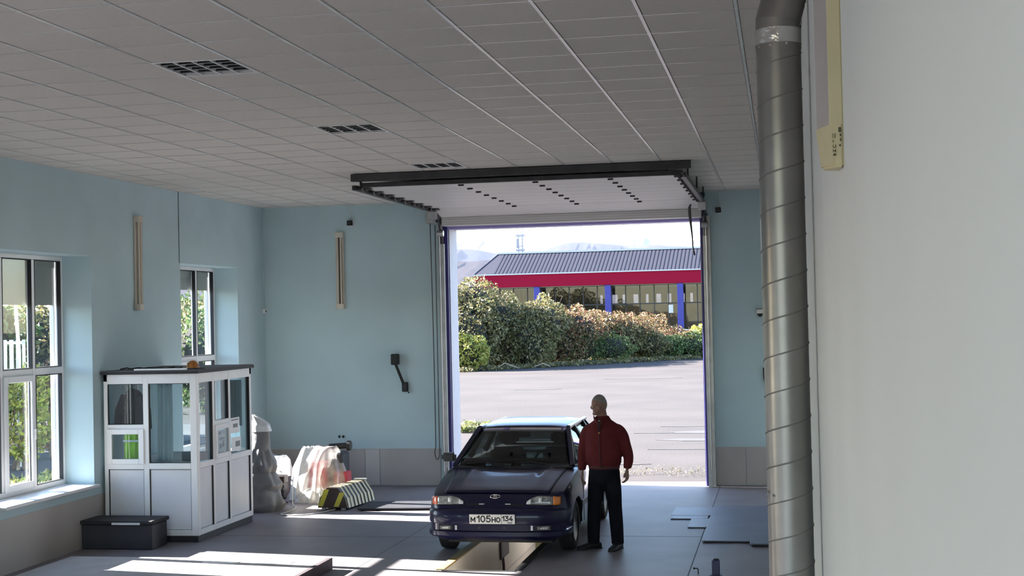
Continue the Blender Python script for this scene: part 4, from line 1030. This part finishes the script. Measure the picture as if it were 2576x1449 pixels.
def hand(b, w, s, curl, ax):
    """w wrist point, hand hanging down, thumb forward; ax = rotation about z"""
    rz = Matrix.Rotation(ax, 3, 'Z')
    def T(x, y, z): return tuple(Vector(w)+rz @ Vector((x, y, z)))
    b.loft([[T(s*.013*math.cos(a), k*math.sin(a), z) for a in [2*math.pi*i/10 for i in range(10)]] for z, k in ((.02, .024), (-.02, .034), (-.06, .043), (-.092, .041))])
    for i, (y, L) in enumerate(((-.031, .070), (-.010, .078), (.011, .072), (.030, .056))):
        c = curl
        b.tube([T(0, y, -.085), T(-s*.004*c, y, -.085-L*.45), T(-s*.028*c, y, -.085-L*.78), T(-s*.05*c, y, -.085-L*.86)], [.0095, .009, .0085, .007], 8)
    b.tube([T(0, -.028, -.025), T(-s*.012, -.052, -.06), T(-s*.02, -.050, -.092)], [.013, .011, .008], 8)
hand(b, (-.250, -.047, .895), -1, .9, R(10)); hand(b, (.280, -.032, .92), 1, 1.2, R(-12))
me = applied(b.mesh('person'), [('REMESH', dict(mode='VOXEL', voxel_size=.0055)), ('SMOOTH', dict(factor=.5, iterations=3))], M['skin'])
person = link('person', me, None, person_loc, (0, 0, R(-8)))
tag(person, 'man in a dark red zip jacket and dark trousers standing beside the car', 'person')
for s in (-1, 1):
    MB().ellipsoid(hp(s*.032, -.084, .012), .011, .008, .007, 10, 6).build('eye', M['seat'], person, smooth=True)
hb = MB(); NU, NV = 36, 18
def scalp(i, j):
    t = math.pi*(i+.02)/NV*.98; a = 2*math.pi*j/NU
    return Vector((math.sin(t)*math.cos(a), math.sin(t)*math.sin(a), math.cos(t)))
vv = [scalp(i, j) for i in range(NV+1) for j in range(NU)]
ff = []
for i in range(NV):
    for j in range(NU):
        q = (i*NU+j, i*NU+(j+1) % NU, (i+1)*NU+(j+1) % NU, (i+1)*NU+j)
        c = sum((vv[k] for k in q), Vector())/4
        if c.z > .0+.55*max(0, -c.y)-.45*max(0, c.y)-(.25 if abs(c.x) > .75 and c.y > -.25 else 0): ff.append(q)
hb.add([HEAD+hrot @ Vector((d.x*.0845, d.y*.1025*(1 if d.z > 0 or d.y < 0 else 1+.30*d.z), d.z*.1235)) for d in vv], ff)
hb.build('hair', M['hair_grey'], person, smooth=True)
# jacket
j = MB()
j.loft([oval((x, y, z), rx, ry, 28) for z, rx, ry, x, y in ((.925, .165, .125, 0, .01), (.955, .185, .142, 0, .01), (1.0, .205, .155, 0, .005), (1.12, .205, .155, 0, 0), (1.24, .208, .15, 0, 0), (1.34, .212, .135, 0, .005), (1.405, .200, .115, 0, .01), (1.445, .155, .095, 0, .01), (1.485, .095, .082, -.005, .01), (1.53, .078, .075, -.01, .005))])
SL = {-1: [(-.09, .01, 1.365, .060), (-.165, .012, 1.365, .074), (-.213, .015, 1.30, .070), (-.235, .02, 1.2, .064), (-.255, .02, 1.1, .060), (-.258, -.01, 1.0, .054), (-.252, -.035, .93, .048), (-.250, -.04, .905, .044)],
       1: [(.09, .01, 1.365, .060), (.165, .012, 1.365, .074), (.222, .015, 1.30, .071), (.252, .02, 1.2, .065), (.280, .025, 1.1, .061), (.290, .005, 1.02, .057), (.284, -.02, .955, .050), (.282, -.026, .93, .046)]}
for s in (-1, 1): limb(j, densify(SL[s]), 16)
me = applied(j.mesh('jacket'), [('REMESH', dict(mode='VOXEL', voxel_size=.011)), ('SMOOTH', dict(factor=.5, iterations=9))], M['jacket'])
jacket = link('jacket', me, person)
# collar flaps, open neck, zip
for s in (-1, 1):
    MB().grid(lambda u, v, s=s: (s*(.012+.075*u)-.01, -.085-.045*(1-u)-.02*math.sin(math.pi*v)*0+.03*u, 1.40+.10*u+.055*v*(1-.3*u)), 8, 4).build('collar', M['jacket'], jacket, smooth=True, thick=.006)
MB().add([(-.028, -.115, 1.50), (.010, -.115, 1.50), (.004, -.150, 1.36), (-.018, -.150, 1.36)], [(0, 1, 2, 3)]).build('sweater', M['sweater'], person, thick=.012)
MB().add([(-.022, -.132, 1.485), (.004, -.132, 1.485), (-.008, -.138, 1.435)], [(0, 1, 2)]).build('shirt', M['shirt'], person, thick=.006)
MB().tube([(-.008, -.142, 1.37), (-.006, -.153, 1.25), (-.004, -.158, 1.12), (-.002, -.152, 1.0), (0, -.135, .945)], .006, 6).build('zip', M['jacket_dark'], jacket)
MB().cyl((-.008, -.158, 1.345), (-.008, -.146, 1.345), .008, n=8).build('zip_pull', M['brass'], jacket)
hem = MB().loft([oval((0, .008, z), rx, ry, 32) for z, rx, ry in ((.918, .172, .130), (.924, .180, .138), (.962, .184, .142), (.968, .178, .137))], cap0=False, cap1=False).build('hem_band', M['jacket_dark'], jacket, smooth=True, thick=.004)
# trousers
t_ = MB()
t_.loft([oval((0, .005, z), rx, ry, 28) for z, rx, ry in ((.74, .12, .105), (.80, .170, .125), (.87, .185, .135), (.95, .172, .125), (.99, .15, .11))])
TL = {-1: [(-.088, 0, .84, .098), (-.100, -.01, .68, .095), (-.120, -.018, .48, .080), (-.136, -.004, .28, .076), (-.146, .008, .10, .070), (-.147, .01, .065, .072)],
       1: [(.088, 0, .84, .098), (.104, .0, .68, .095), (.118, .004, .48, .082), (.128, .018, .28, .078), (.134, .028, .10, .072), (.135, .03, .060, .074)]}
for s in (-1, 1): limb(t_, densify(TL[s]), 18)
me = applied(t_.mesh('trousers'), [('REMESH', dict(mode='VOXEL', voxel_size=.011)), ('SMOOTH', dict(factor=.5, iterations=4))], M['trousers'])
link('trousers', me, person)
def shoe(c, rz, name='shoe'):
    rr = []
    for y, w, h, z0 in ((.10, .02, .05, 0), (.095, .035, .075, 0), (.05, .042, .095, 0), (-.02, .043, .09, 0), (-.10, .050, .065, 0), (-.16, .047, .050, 0), (-.195, .032, .038, .004), (-.205, .012, .022, .008)):
        rr.append([(w*math.cos(a), y, z0+h*(.5+.5*math.sin(a))) for a in [2*math.pi*i/16 for i in range(16)]])
    o = MB().loft(rr).build(name, M['shoe'], person, smooth=True, loc=c, rot=(0, 0, rz))
    MB().loft([[(w*1.06, y, 0.0), (w*1.06, y, .014), (-w*1.06, y, .014), (-w*1.06, y, 0.0)] for y, w in ((.105, .03), (.05, .042), (-.1, .05), (-.17, .046), (-.208, .015))]).build('sole', M['rubber'], o)
shoe((-.150, .0, .0), R(-48)); shoe((.135, .015, .0), R(-8))
# ================================================================ outdoors
def leaf_cloud(centers, radii, n, size, seed, flat=.0, zmin=.02):
    """n leaves scattered near the skins of overlapping ellipsoids, each leaf a bent four-sided blade"""
    rg = np.random.default_rng(seed)
    C = np.array(centers, float); Rr = np.array(radii, float)
    wgt = Rr[:, 0]*Rr[:, 2]; k = rg.choice(len(C), n, p=wgt/wgt.sum())
    d = rg.normal(size=(n, 3)); d /= np.linalg.norm(d, axis=1)[:, None]
    rad = 1-.32*rg.random(n)**2
    lump = 1+.16*np.sin(d[:, 0]*7+k)*np.sin(d[:, 2]*6+k*2)
    p = C[k]+d*Rr[k]*(rad*lump)[:, None]
    p[:, 2] = np.maximum(p[:, 2], zmin+.1*rg.random(n))
    ax = rg.normal(size=(n, 3))+d*.6; ax[:, 2] -= .25; ax /= np.linalg.norm(ax, axis=1)[:, None]
    sd = np.cross(ax, rg.normal(size=(n, 3))); sd /= np.linalg.norm(sd, axis=1)[:, None]
    nm = np.cross(ax, sd)
    L = size*(.6+.8*rg.random(n))[:, None]; W = L*.42
    v = np.stack([p-ax*L*.5, p+sd*W*.5+nm*L*.08, p+ax*L*.5-nm*L*.1, p-sd*W*.5+nm*L*.08], 1).reshape(-1, 3)
    return v
def quad_mesh(name, v, m):
    n = len(v)//4; me = bpy.data.meshes.new(name)
    me.vertices.add(4*n); me.vertices.foreach_set('co', v.astype(np.float32).ravel())
    me.loops.add(4*n); me.loops.foreach_set('vertex_index', np.arange(4*n, dtype=np.int32))
    me.polygons.add(n); me.polygons.foreach_set('loop_start', np.arange(0, 4*n, 4, dtype=np.int32))
    me.update(calc_edges=True); me.validate(); me.materials.append(m)
    return me
def shrub(name, label, loc, blobs, n, size, m, seed, cat='shrub', group=None, stems=5, core=True):
    t = thing(name, label, cat, loc, group=group)
    cs = [b_[:3] for b_ in blobs]; rs = [b_[3:] for b_ in blobs]
    link('foliage', quad_mesh('foliage', leaf_cloud(cs, rs, n, size, seed), M[m]), t)
    rnd = random.Random(seed); b = MB()
    for i in range(stems):
        c = rnd.choice(blobs); x, y = c[0]*.6+rnd.uniform(-.2, .2), c[1]*.6+rnd.uniform(-.2, .2)
        e = (c[0]+rnd.uniform(-.8, .8)*c[3], c[1]+rnd.uniform(-.8, .8)*c[4], c[2]+c[5]*rnd.uniform(.5, 1.1))
        mid = ((x+e[0])/2+rnd.uniform(-.15, .15), (y+e[1])/2, e[2]*.5)
        MB().tube([(x, y, -.02), mid, e], [.04, .03, .012], 6).build('stem', M['bark'] if i % 2 else M['twig_dry'], t)
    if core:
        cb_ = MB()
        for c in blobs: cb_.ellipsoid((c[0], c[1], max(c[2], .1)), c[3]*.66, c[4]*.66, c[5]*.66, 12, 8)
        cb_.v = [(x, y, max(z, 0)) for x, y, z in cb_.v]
        cb_.build('shade_core', M['core_shade'], t)  # dark cores put shade into the gaps between the leaves
    return t
G = 'shrubs on the far side of the yard'
# front line of the bank runs from (-17.5, 70) to (-4, 89)
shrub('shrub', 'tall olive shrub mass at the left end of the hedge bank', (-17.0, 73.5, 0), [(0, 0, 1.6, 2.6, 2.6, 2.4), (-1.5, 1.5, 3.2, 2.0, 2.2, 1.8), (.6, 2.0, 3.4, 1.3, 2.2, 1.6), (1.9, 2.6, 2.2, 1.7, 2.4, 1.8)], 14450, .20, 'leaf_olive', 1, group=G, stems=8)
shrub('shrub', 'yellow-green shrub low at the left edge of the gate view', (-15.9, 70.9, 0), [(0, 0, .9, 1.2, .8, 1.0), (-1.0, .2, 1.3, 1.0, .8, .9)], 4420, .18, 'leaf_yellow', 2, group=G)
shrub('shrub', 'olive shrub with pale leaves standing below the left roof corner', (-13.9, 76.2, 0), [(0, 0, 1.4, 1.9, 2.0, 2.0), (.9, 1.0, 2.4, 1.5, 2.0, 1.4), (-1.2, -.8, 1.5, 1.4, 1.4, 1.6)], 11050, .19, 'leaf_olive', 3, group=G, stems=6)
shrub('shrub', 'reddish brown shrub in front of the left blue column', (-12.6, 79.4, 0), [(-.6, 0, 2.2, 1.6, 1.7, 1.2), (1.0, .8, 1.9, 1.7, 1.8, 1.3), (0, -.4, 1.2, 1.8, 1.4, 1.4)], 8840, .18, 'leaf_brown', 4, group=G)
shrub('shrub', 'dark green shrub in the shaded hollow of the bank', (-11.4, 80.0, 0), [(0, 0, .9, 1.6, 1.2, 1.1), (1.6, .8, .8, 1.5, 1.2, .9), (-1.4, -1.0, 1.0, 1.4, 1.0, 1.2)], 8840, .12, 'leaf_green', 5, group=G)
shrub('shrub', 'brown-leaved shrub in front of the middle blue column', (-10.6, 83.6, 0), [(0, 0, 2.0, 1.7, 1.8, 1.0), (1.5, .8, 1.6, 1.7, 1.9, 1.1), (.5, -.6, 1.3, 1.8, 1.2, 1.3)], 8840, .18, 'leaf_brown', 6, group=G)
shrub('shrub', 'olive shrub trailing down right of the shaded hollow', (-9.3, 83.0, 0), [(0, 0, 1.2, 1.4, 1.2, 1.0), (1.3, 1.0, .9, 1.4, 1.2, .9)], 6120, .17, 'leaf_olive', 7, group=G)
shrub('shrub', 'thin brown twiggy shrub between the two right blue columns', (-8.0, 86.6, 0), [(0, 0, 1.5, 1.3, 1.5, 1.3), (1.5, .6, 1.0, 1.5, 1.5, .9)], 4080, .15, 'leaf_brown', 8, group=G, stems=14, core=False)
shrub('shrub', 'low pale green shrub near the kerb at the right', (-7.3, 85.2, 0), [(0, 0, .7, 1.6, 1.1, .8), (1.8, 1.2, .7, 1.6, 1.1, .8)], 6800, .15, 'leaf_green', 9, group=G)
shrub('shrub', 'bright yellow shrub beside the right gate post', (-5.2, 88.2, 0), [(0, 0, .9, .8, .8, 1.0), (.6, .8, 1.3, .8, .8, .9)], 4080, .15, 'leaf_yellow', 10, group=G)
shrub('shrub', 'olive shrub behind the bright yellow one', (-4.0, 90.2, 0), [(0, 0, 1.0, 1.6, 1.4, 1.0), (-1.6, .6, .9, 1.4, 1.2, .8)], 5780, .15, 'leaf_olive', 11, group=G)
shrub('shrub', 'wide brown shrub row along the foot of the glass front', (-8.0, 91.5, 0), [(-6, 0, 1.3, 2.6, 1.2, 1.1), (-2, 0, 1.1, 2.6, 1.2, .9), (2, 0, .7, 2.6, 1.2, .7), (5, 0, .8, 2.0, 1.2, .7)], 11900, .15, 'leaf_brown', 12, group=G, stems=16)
# kerb, verge litter
kb = MB().prism([(-.1, 0), (.1, 0), (.1, .16), (-.1, .16)], 0, 22.5, 'y').build('kerb', M['kerb'], None, bevel=.02, loc=(-17.2, 69.4, 0), rot=(0, 0, R(-35.3)))
tag(kb, 'low concrete kerb along the foot of the hedge bank', 'kerb')
v = leaf_cloud([(-16.2+i*1.15, 70.2+i*1.62, 0.05) for i in range(11)], [(1.0, .8, .18)]*11, 5200, .16, 31)
o = link('leaf_litter', quad_mesh('leaf_litter', v, M['leaf_olive'])); tag(o, 'dry weeds and leaf litter along the kerb', 'weeds', kind='stuff')
rnd = random.Random(8)
for i, lab in enumerate(('long dry branch arching at the left foot of the hedge', 'short pale branch lying on the kerb under the shaded hollow')):
    x, y = -14.6+i*1.6, 71.9+i*2.3
    o = MB().tube([(0, 0, .05), (.5, .1, .34-.12*i), (1.2-.3*i, .2, .06)], [.035, .03, .018], 6).build('dry_branch', M['twig_dry'], None, loc=(x, y, .0), rot=(0, 0, .2-.5*i)); tag(o, lab, 'branch', 'fallen branches')
o = MB().bar((-6.2, 87.6, 1.75), (-4.6, 88.2, 1.55), .08, .05).build('white_rail', M['facade_white']); tag(o, 'white rail slanting over the yellow shrub at the right', 'rail')
# weeds by the left gate post
t = thing('weed_tuft', 'dry weed tuft on the asphalt just outside the left gate post', 'weeds', (-7.25, 33.0, 0))
link('foliage', quad_mesh('foliage', leaf_cloud([(0, 0, .1), (.7, .3, .08), (1.2, 0, .05)], [(.55, .4, .14), (.5, .3, .12), (.4, .3, .08)], 900, .14, 41), M['grass_blades']), t)
MB().tube([(-.3, 0, .02), (.3, .1, .12), (1.0, .1, .05)], [.02, .02, .01], 6).build('stem', M['twig_dry'], t)
# broken asphalt at the right of the yard
for i, (x, y, w, h, a) in enumerate(((-1.75, 30.6, .9, .35, .1), (-1.45, 32.4, 1.1, .5, -.1), (-2.1, 34.2, .8, .10, .06), (-2.9, 32.3, .5, .06, .12), (-1.9, 28.4, .7, .05, .02), (-2.9, 25.6, .5, .05, 0), (-6.0, 60, 1.6, .25, .05), (-9.0, 52, 1.0, .2, .1))):
    pts = []
    rnd = random.Random(i)
    for k in range(12):
        an = 2*math.pi*k/12; r_ = 1+rnd.uniform(-.25, .2); pts.append((w*r_*math.cos(an), h*r_*math.sin(an)))
    o = MB().prism(pts, -.006, .003, 'z').build('asphalt_patch', M['asphalt_dark'], None, loc=(x, y, 0), rot=(0, 0, a)); tag(o, 'dark worn patch in the yard asphalt', 'patch', 'worn asphalt patches', kind='structure')
gs = leaf_cloud([(-4.6+i*.5, 23.9+.15*(i % 3), .01) for i in range(8)], [(.5, .35, .02)]*8, 900, .035, 51, zmin=.0)
o = link('grit', quad_mesh('grit', gs, M['grit_bits'])); tag(o, 'dry leaves and grit along the gate threshold', 'grit', kind='stuff')

# ---------------------------------------------------------------- long low building
bl = thing('building', 'long low building with a grey hipped roof and a red fascia', 'building', (-20.6, 95.0, 0))
BLN = 34.0
MB().box(0, BLN, 0, .25, 4.72, 5.58).build('fascia', M['fascia_red'], bl, bevel=.02)
MB().box(0, .25, .25, 11.75, 4.72, 5.58).build('fascia', M['fascia_red'], bl, bevel=.02)
MB().box(-.05, BLN, -.08, .05, 5.56, 5.64).build('gutter', M['ridge_white'], bl)
rz0, rz1 = 5.60, 7.18
b = MB().add([(0, 0, rz0), (BLN, 0, rz0), (BLN, 4.0, rz1), (1.0, 4.0, rz1)], [(0, 1, 2, 3)]); b.build('roof_slope', M['roof_metal'], bl, thick=.08)
b = MB().add([(0, 0, rz0), (1.0, 4.0, rz1), (1.0, 8.0, rz1), (0, 12, rz0)], [(0, 1, 2, 3)]); b.build('roof_slope', M['roof_metal'], bl, thick=.08)
b = MB().add([(0, 12, rz0), (1.0, 8.0, rz1), (BLN, 8.0, rz1), (BLN, 12, rz0)], [(0, 1, 2, 3)]); b.build('roof_slope', M['roof_metal'], bl, thick=.08)
MB().box(.9, BLN, 3.85, 8.1, rz1-.02, rz1+.10).build('ridge', M['ridge_white'], bl)
rib = MB().bar((0, 0, rz0+.045), (0, 4.0, rz1+.045), .04, .012).mesh('roof_rib'); rib.materials.append(M['roof_metal'])
rib_n = 0
for i in range(5, 72):
    link('roof_rib', rib, bl, (.26*i, 0, 0))
# columns, glass front
for i in range(-1, 6):
    x = 4.27+4.83*i
    if 0 < x < BLN: MB().box(x-.20, x+.20, .05, .45, 0, 4.72).build('column', M['col_blue'], bl, bevel=.02)
MB().box(.4, BLN, 1.2, 11.5, -.1, .05).build('base', M['kerb'], bl)
rnd = random.Random(4); bw = MB().box(.5, BLN, 11.2, 11.4, .05, 3.55).box(.5, BLN, 11.2, 11.4, 4.2, 4.7); xw = .5
for i in range(15):
    x = 7.2+.84*i+rnd.uniform(-.06, .06); w = rnd.choice((.20, .28, .36, .42)); bw.box(xw, x, 11.2, 11.4, 3.55, 4.2); xw = x+w
bw.box(xw, BLN, 11.2, 11.4, 3.55, 4.2)
bw.build('rear_wall', M['facade_inside'], bl)
MB().box(.42, .50, 1.44, 11.4, .05, 4.7).build('end_wall', M['facade_inside'], bl)  # added to keep the sun out of the building's inside
MB().box(.3, BLN, .3, 11.6, 4.68, 4.76).build('soffit', M['ridge_white'], bl)
pane_u = MB().box(.03, .93, 1.38, 1.40, 3.45, 4.66).mesh('pane'); pane_u.materials.append(M['facade_glass'])
pane_l = MB().box(.03, .93, 1.38, 1.40, .3, 3.38).mesh('pane'); pane_l.materials.append(M['facade_glass'])
mull = MB().box(-.03, .03, 1.34, 1.44, .05, 4.68).mesh('mullion'); mull.materials.append(M['facade_frame'])
for i in range(22):
    x = .5+.966*i
    link('mullion', mull, bl, (x, 0, 0)); link('pane', pane_u, bl, (x, 0, 0)); link('pane', pane_l, bl, (x, 0, 0))
MB().box(.5, BLN, 1.34, 1.44, 3.38, 3.45).build('transom', M['facade_frame'], bl)
MB().box(13.05, 13.35, 1.30, 1.33, 2.75, 3.30).build('notice', M['facade_white'], bl)
# mast
t = thing('radio_mast', 'thin radio mast with antennas rising behind the roof', 'mast', (-19.3, 105.6, 0))
for dx in (-.15, .15): MB().tube([(dx, 0, 0), (dx, 0, 8.75)], .05, 6).build('pole', M['mast'], t)
for k in range(8): MB().tube([(-.15, 0, 6.9+.26*k), (.15, 0, 7.05+.26*k)], .025, 5).build('brace', M['mast'], t)
MB().tube([(-.15, 0, 8.7), (-.30, 0, 9.75)], .04, 5).build('antenna', M['mast'], t); MB().tube([(.12, 0, 8.7), (.32, 0, 9.75)], .04, 5).build('antenna', M['mast'], t)
for z in (7.65, 8.75): MB().box(-.34, .32, -.06, .06, z, z+.16).build('antenna_panel', M['mast'], t)
MB().box(-.30, -.18, -.1, .1, 7.9, 8.6).build('antenna_panel', M['mast'], t)

# ---------------------------------------------------------------- left side, seen through the windows
GL = 'hedge shrubs outside the left windows'
for i, (x, y, h) in enumerate(((-17.0, 24.5, 3.3), (-17.6, 27.6, 3.6), (-18.0, 31.0, 3.2), (-17.5, 41.2, 3.2), (-19.2, 44.6, 3.4), (-21.6, 49.0, 3.7))):
    lab = ['leafy green hedge shrub outside the left window, nearest the viewer', 'tallest hedge shrub outside the left window', 'hedge shrub outside the left window at its right pane', 'hedge shrub seen through the window above the booth', 'paler hedge shrub further back outside the booth window', 'farthest hedge shrub outside the booth window'][i]
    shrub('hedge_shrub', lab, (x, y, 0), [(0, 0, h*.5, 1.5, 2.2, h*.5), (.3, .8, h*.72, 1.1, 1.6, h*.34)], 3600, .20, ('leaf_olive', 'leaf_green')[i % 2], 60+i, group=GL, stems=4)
for i, (x, y) in enumerate(((-14.2, 24.8), (-14.9, 26.9))):
    shrub('bush', ['small pale bush under the left window outside', 'small bush with reddish twigs outside the left window'][i], (x, y, 0), [(0, 0, .9, .55, .6, .7), (.1, .1, 1.5, .35, .4, .5)], 1500, .12, ('leaf_yellow', 'leaf_brown')[i], 70+i, group='small bushes by the paving', stems=4, core=False)
v = leaf_cloud([(-12.5+.3*i, 21+1.2*i, .05) for i in range(9)], [(1.2, 1.0, .14)]*9, 5000, .12, 77)
o = link('grass_verge', quad_mesh('grass_verge', v, M['grass_blades'])); tag(o, 'rough grass verge outside the left window', 'grass', kind='stuff')
b = MB().box(-17.5, -13.6, 22.95, 36, -.01, .004); o = b.build('path', M['paving']); tag(o, 'grey paved path outside the left windows', 'path', kind='structure')
t = thing('white_pallet', 'white slatted pallet leaning upright outside the left window', 'pallet', (-15.7, 26.6, .0), R(25))
MB().box(-.5, -.44, -.04, .04, 0, 2.45).build('leg', M['white'], t); MB().box(.44, .5, -.04, .04, 0, 2.45).build('leg', M['white'], t)
for k in range(7): MB().box(-.44+.127*k, -.36+.127*k, -.07, -.04, 1.75, 2.45).build('slat', M['white'], t)
for z in (1.8, 2.36): MB().box(-.5, .5, -.04, 0, z, z+.06).build('rail', M['white'], t)
o = MB().tube([(-14.6, 25.4, 0), (-14.75, 25.7, 2.2), (-15.0, 26.0, 3.4)], .035, 8).build('white_pole', M['white']); tag(o, 'white pole leaning beside the pallet outside', 'pole')

# ---------------------------------------------------------------- mountains
def ridge(name, label, y, pts, m, seed, depth, base=-40):
    """pts: (x, z) crest line; a sloping mass behind and in front of the crest"""
    rg = np.random.default_rng(seed)
    xs = np.linspace(pts[0][0], pts[-1][0], 160); zs = np.interp(xs, [p[0] for p in pts], [p[1] for p in pts])
    zs = np.convolve(np.pad(zs, 3, 'edge'), np.ones(7)/7, 'valid')
    zs = zs+np.cumsum(rg.normal(0, .012, len(xs)))*np.ptp(zs)*.25
    rows = [(-1.0, 0.0), (-.7, .22), (-.45, .45), (-.22, .72), (0, 1.0), (.5, .6), (1.0, 0)]
    b = MB(); vv = []
    for (dy, k) in rows:
        wob = rg.normal(0, .09, len(xs)); wob = np.convolve(wob, np.ones(4)/4, 'same')
        for i, x in enumerate(xs): vv.append((x, y+dy*depth+wob[i]*depth*.6*(abs(dy) < .9), base+(zs[i]-base)*(k+(wob[i]*.5 if 0 < k < 1 else 0))))
    n = len(xs); ff = [(r*n+i, r*n+i+1, (r+1)*n+i+1, (r+1)*n+i) for r in range(len(rows)-1) for i in range(n-1)]
    o = b.add(vv, ff).build(name, M[m], None, smooth=True); return tag(o, label, 'mountain', kind='structure')
def mz(v, y): return 2.684+(783-v)*y/3585.0
def mx(u, y): return (u-1969.0)*y/3585.0*1.035
Y1 = 5200.0
ridge('mountain_range', 'pale snow-streaked far mountain range on the horizon', Y1, [(mx(u, Y1), mz(v, Y1)) for u, v in ((300, 640), (900, 600), (1100, 598), (1150, 590), (1230, 575), (1290, 600), (1340, 595), (1470, 592), (1540, 575), (1650, 590), (1740, 600), (1900, 590), (2300, 640))], 'mountain_snow', 3, 900)
Y2 = 4000.0
ridge('mountain_range', 'blue-grey middle mountain ridge behind the roof', Y2, [(mx(u, Y2), mz(v, Y2)) for u, v in ((300, 660), (1000, 625), (1130, 602), (1160, 606), (1190, 596), (1250, 612), (1290, 620), (1380, 610), (1440, 597), (1480, 590), (1540, 597), (1600, 606), (1640, 601), (1680, 606), (1740, 612), (1900, 620), (2300, 660))], 'mountain', 5, 700)
Y3 = 2500.0
ridge('foothills', 'hazy lilac foothills below the mountain ridge', Y3, [(mx(u, Y3), mz(v, Y3)) for u, v in ((300, 690), (1000, 640), (1140, 636), (1250, 630), (1400, 632), (1600, 628), (1800, 632), (2300, 680))], 'foothill', 7, 900)
# haze over the valley between the yard and the mountains
hzv = bpy.data.materials.new('haze'); hzv.use_nodes = True; nt = hzv.node_tree; nt.nodes.clear()
vo = nt.nodes.new('ShaderNodeOutputMaterial'); vsn = nt.nodes.new('ShaderNodeVolumeScatter')
vsn.inputs['Color'].default_value = (.62, .72, 1.0, 1); vsn.inputs['Density'].default_value = .00004; vsn.inputs['Anisotropy'].default_value = .0
nt.links.new(vsn.outputs[0], vo.inputs['Volume'])
hz_o = MB().box(-3200, 900, 400, 6200, -60, 420).build('valley_haze', hzv); tag(hz_o, 'thin blue haze filling the valley before the mountains', 'haze', kind='stuff')
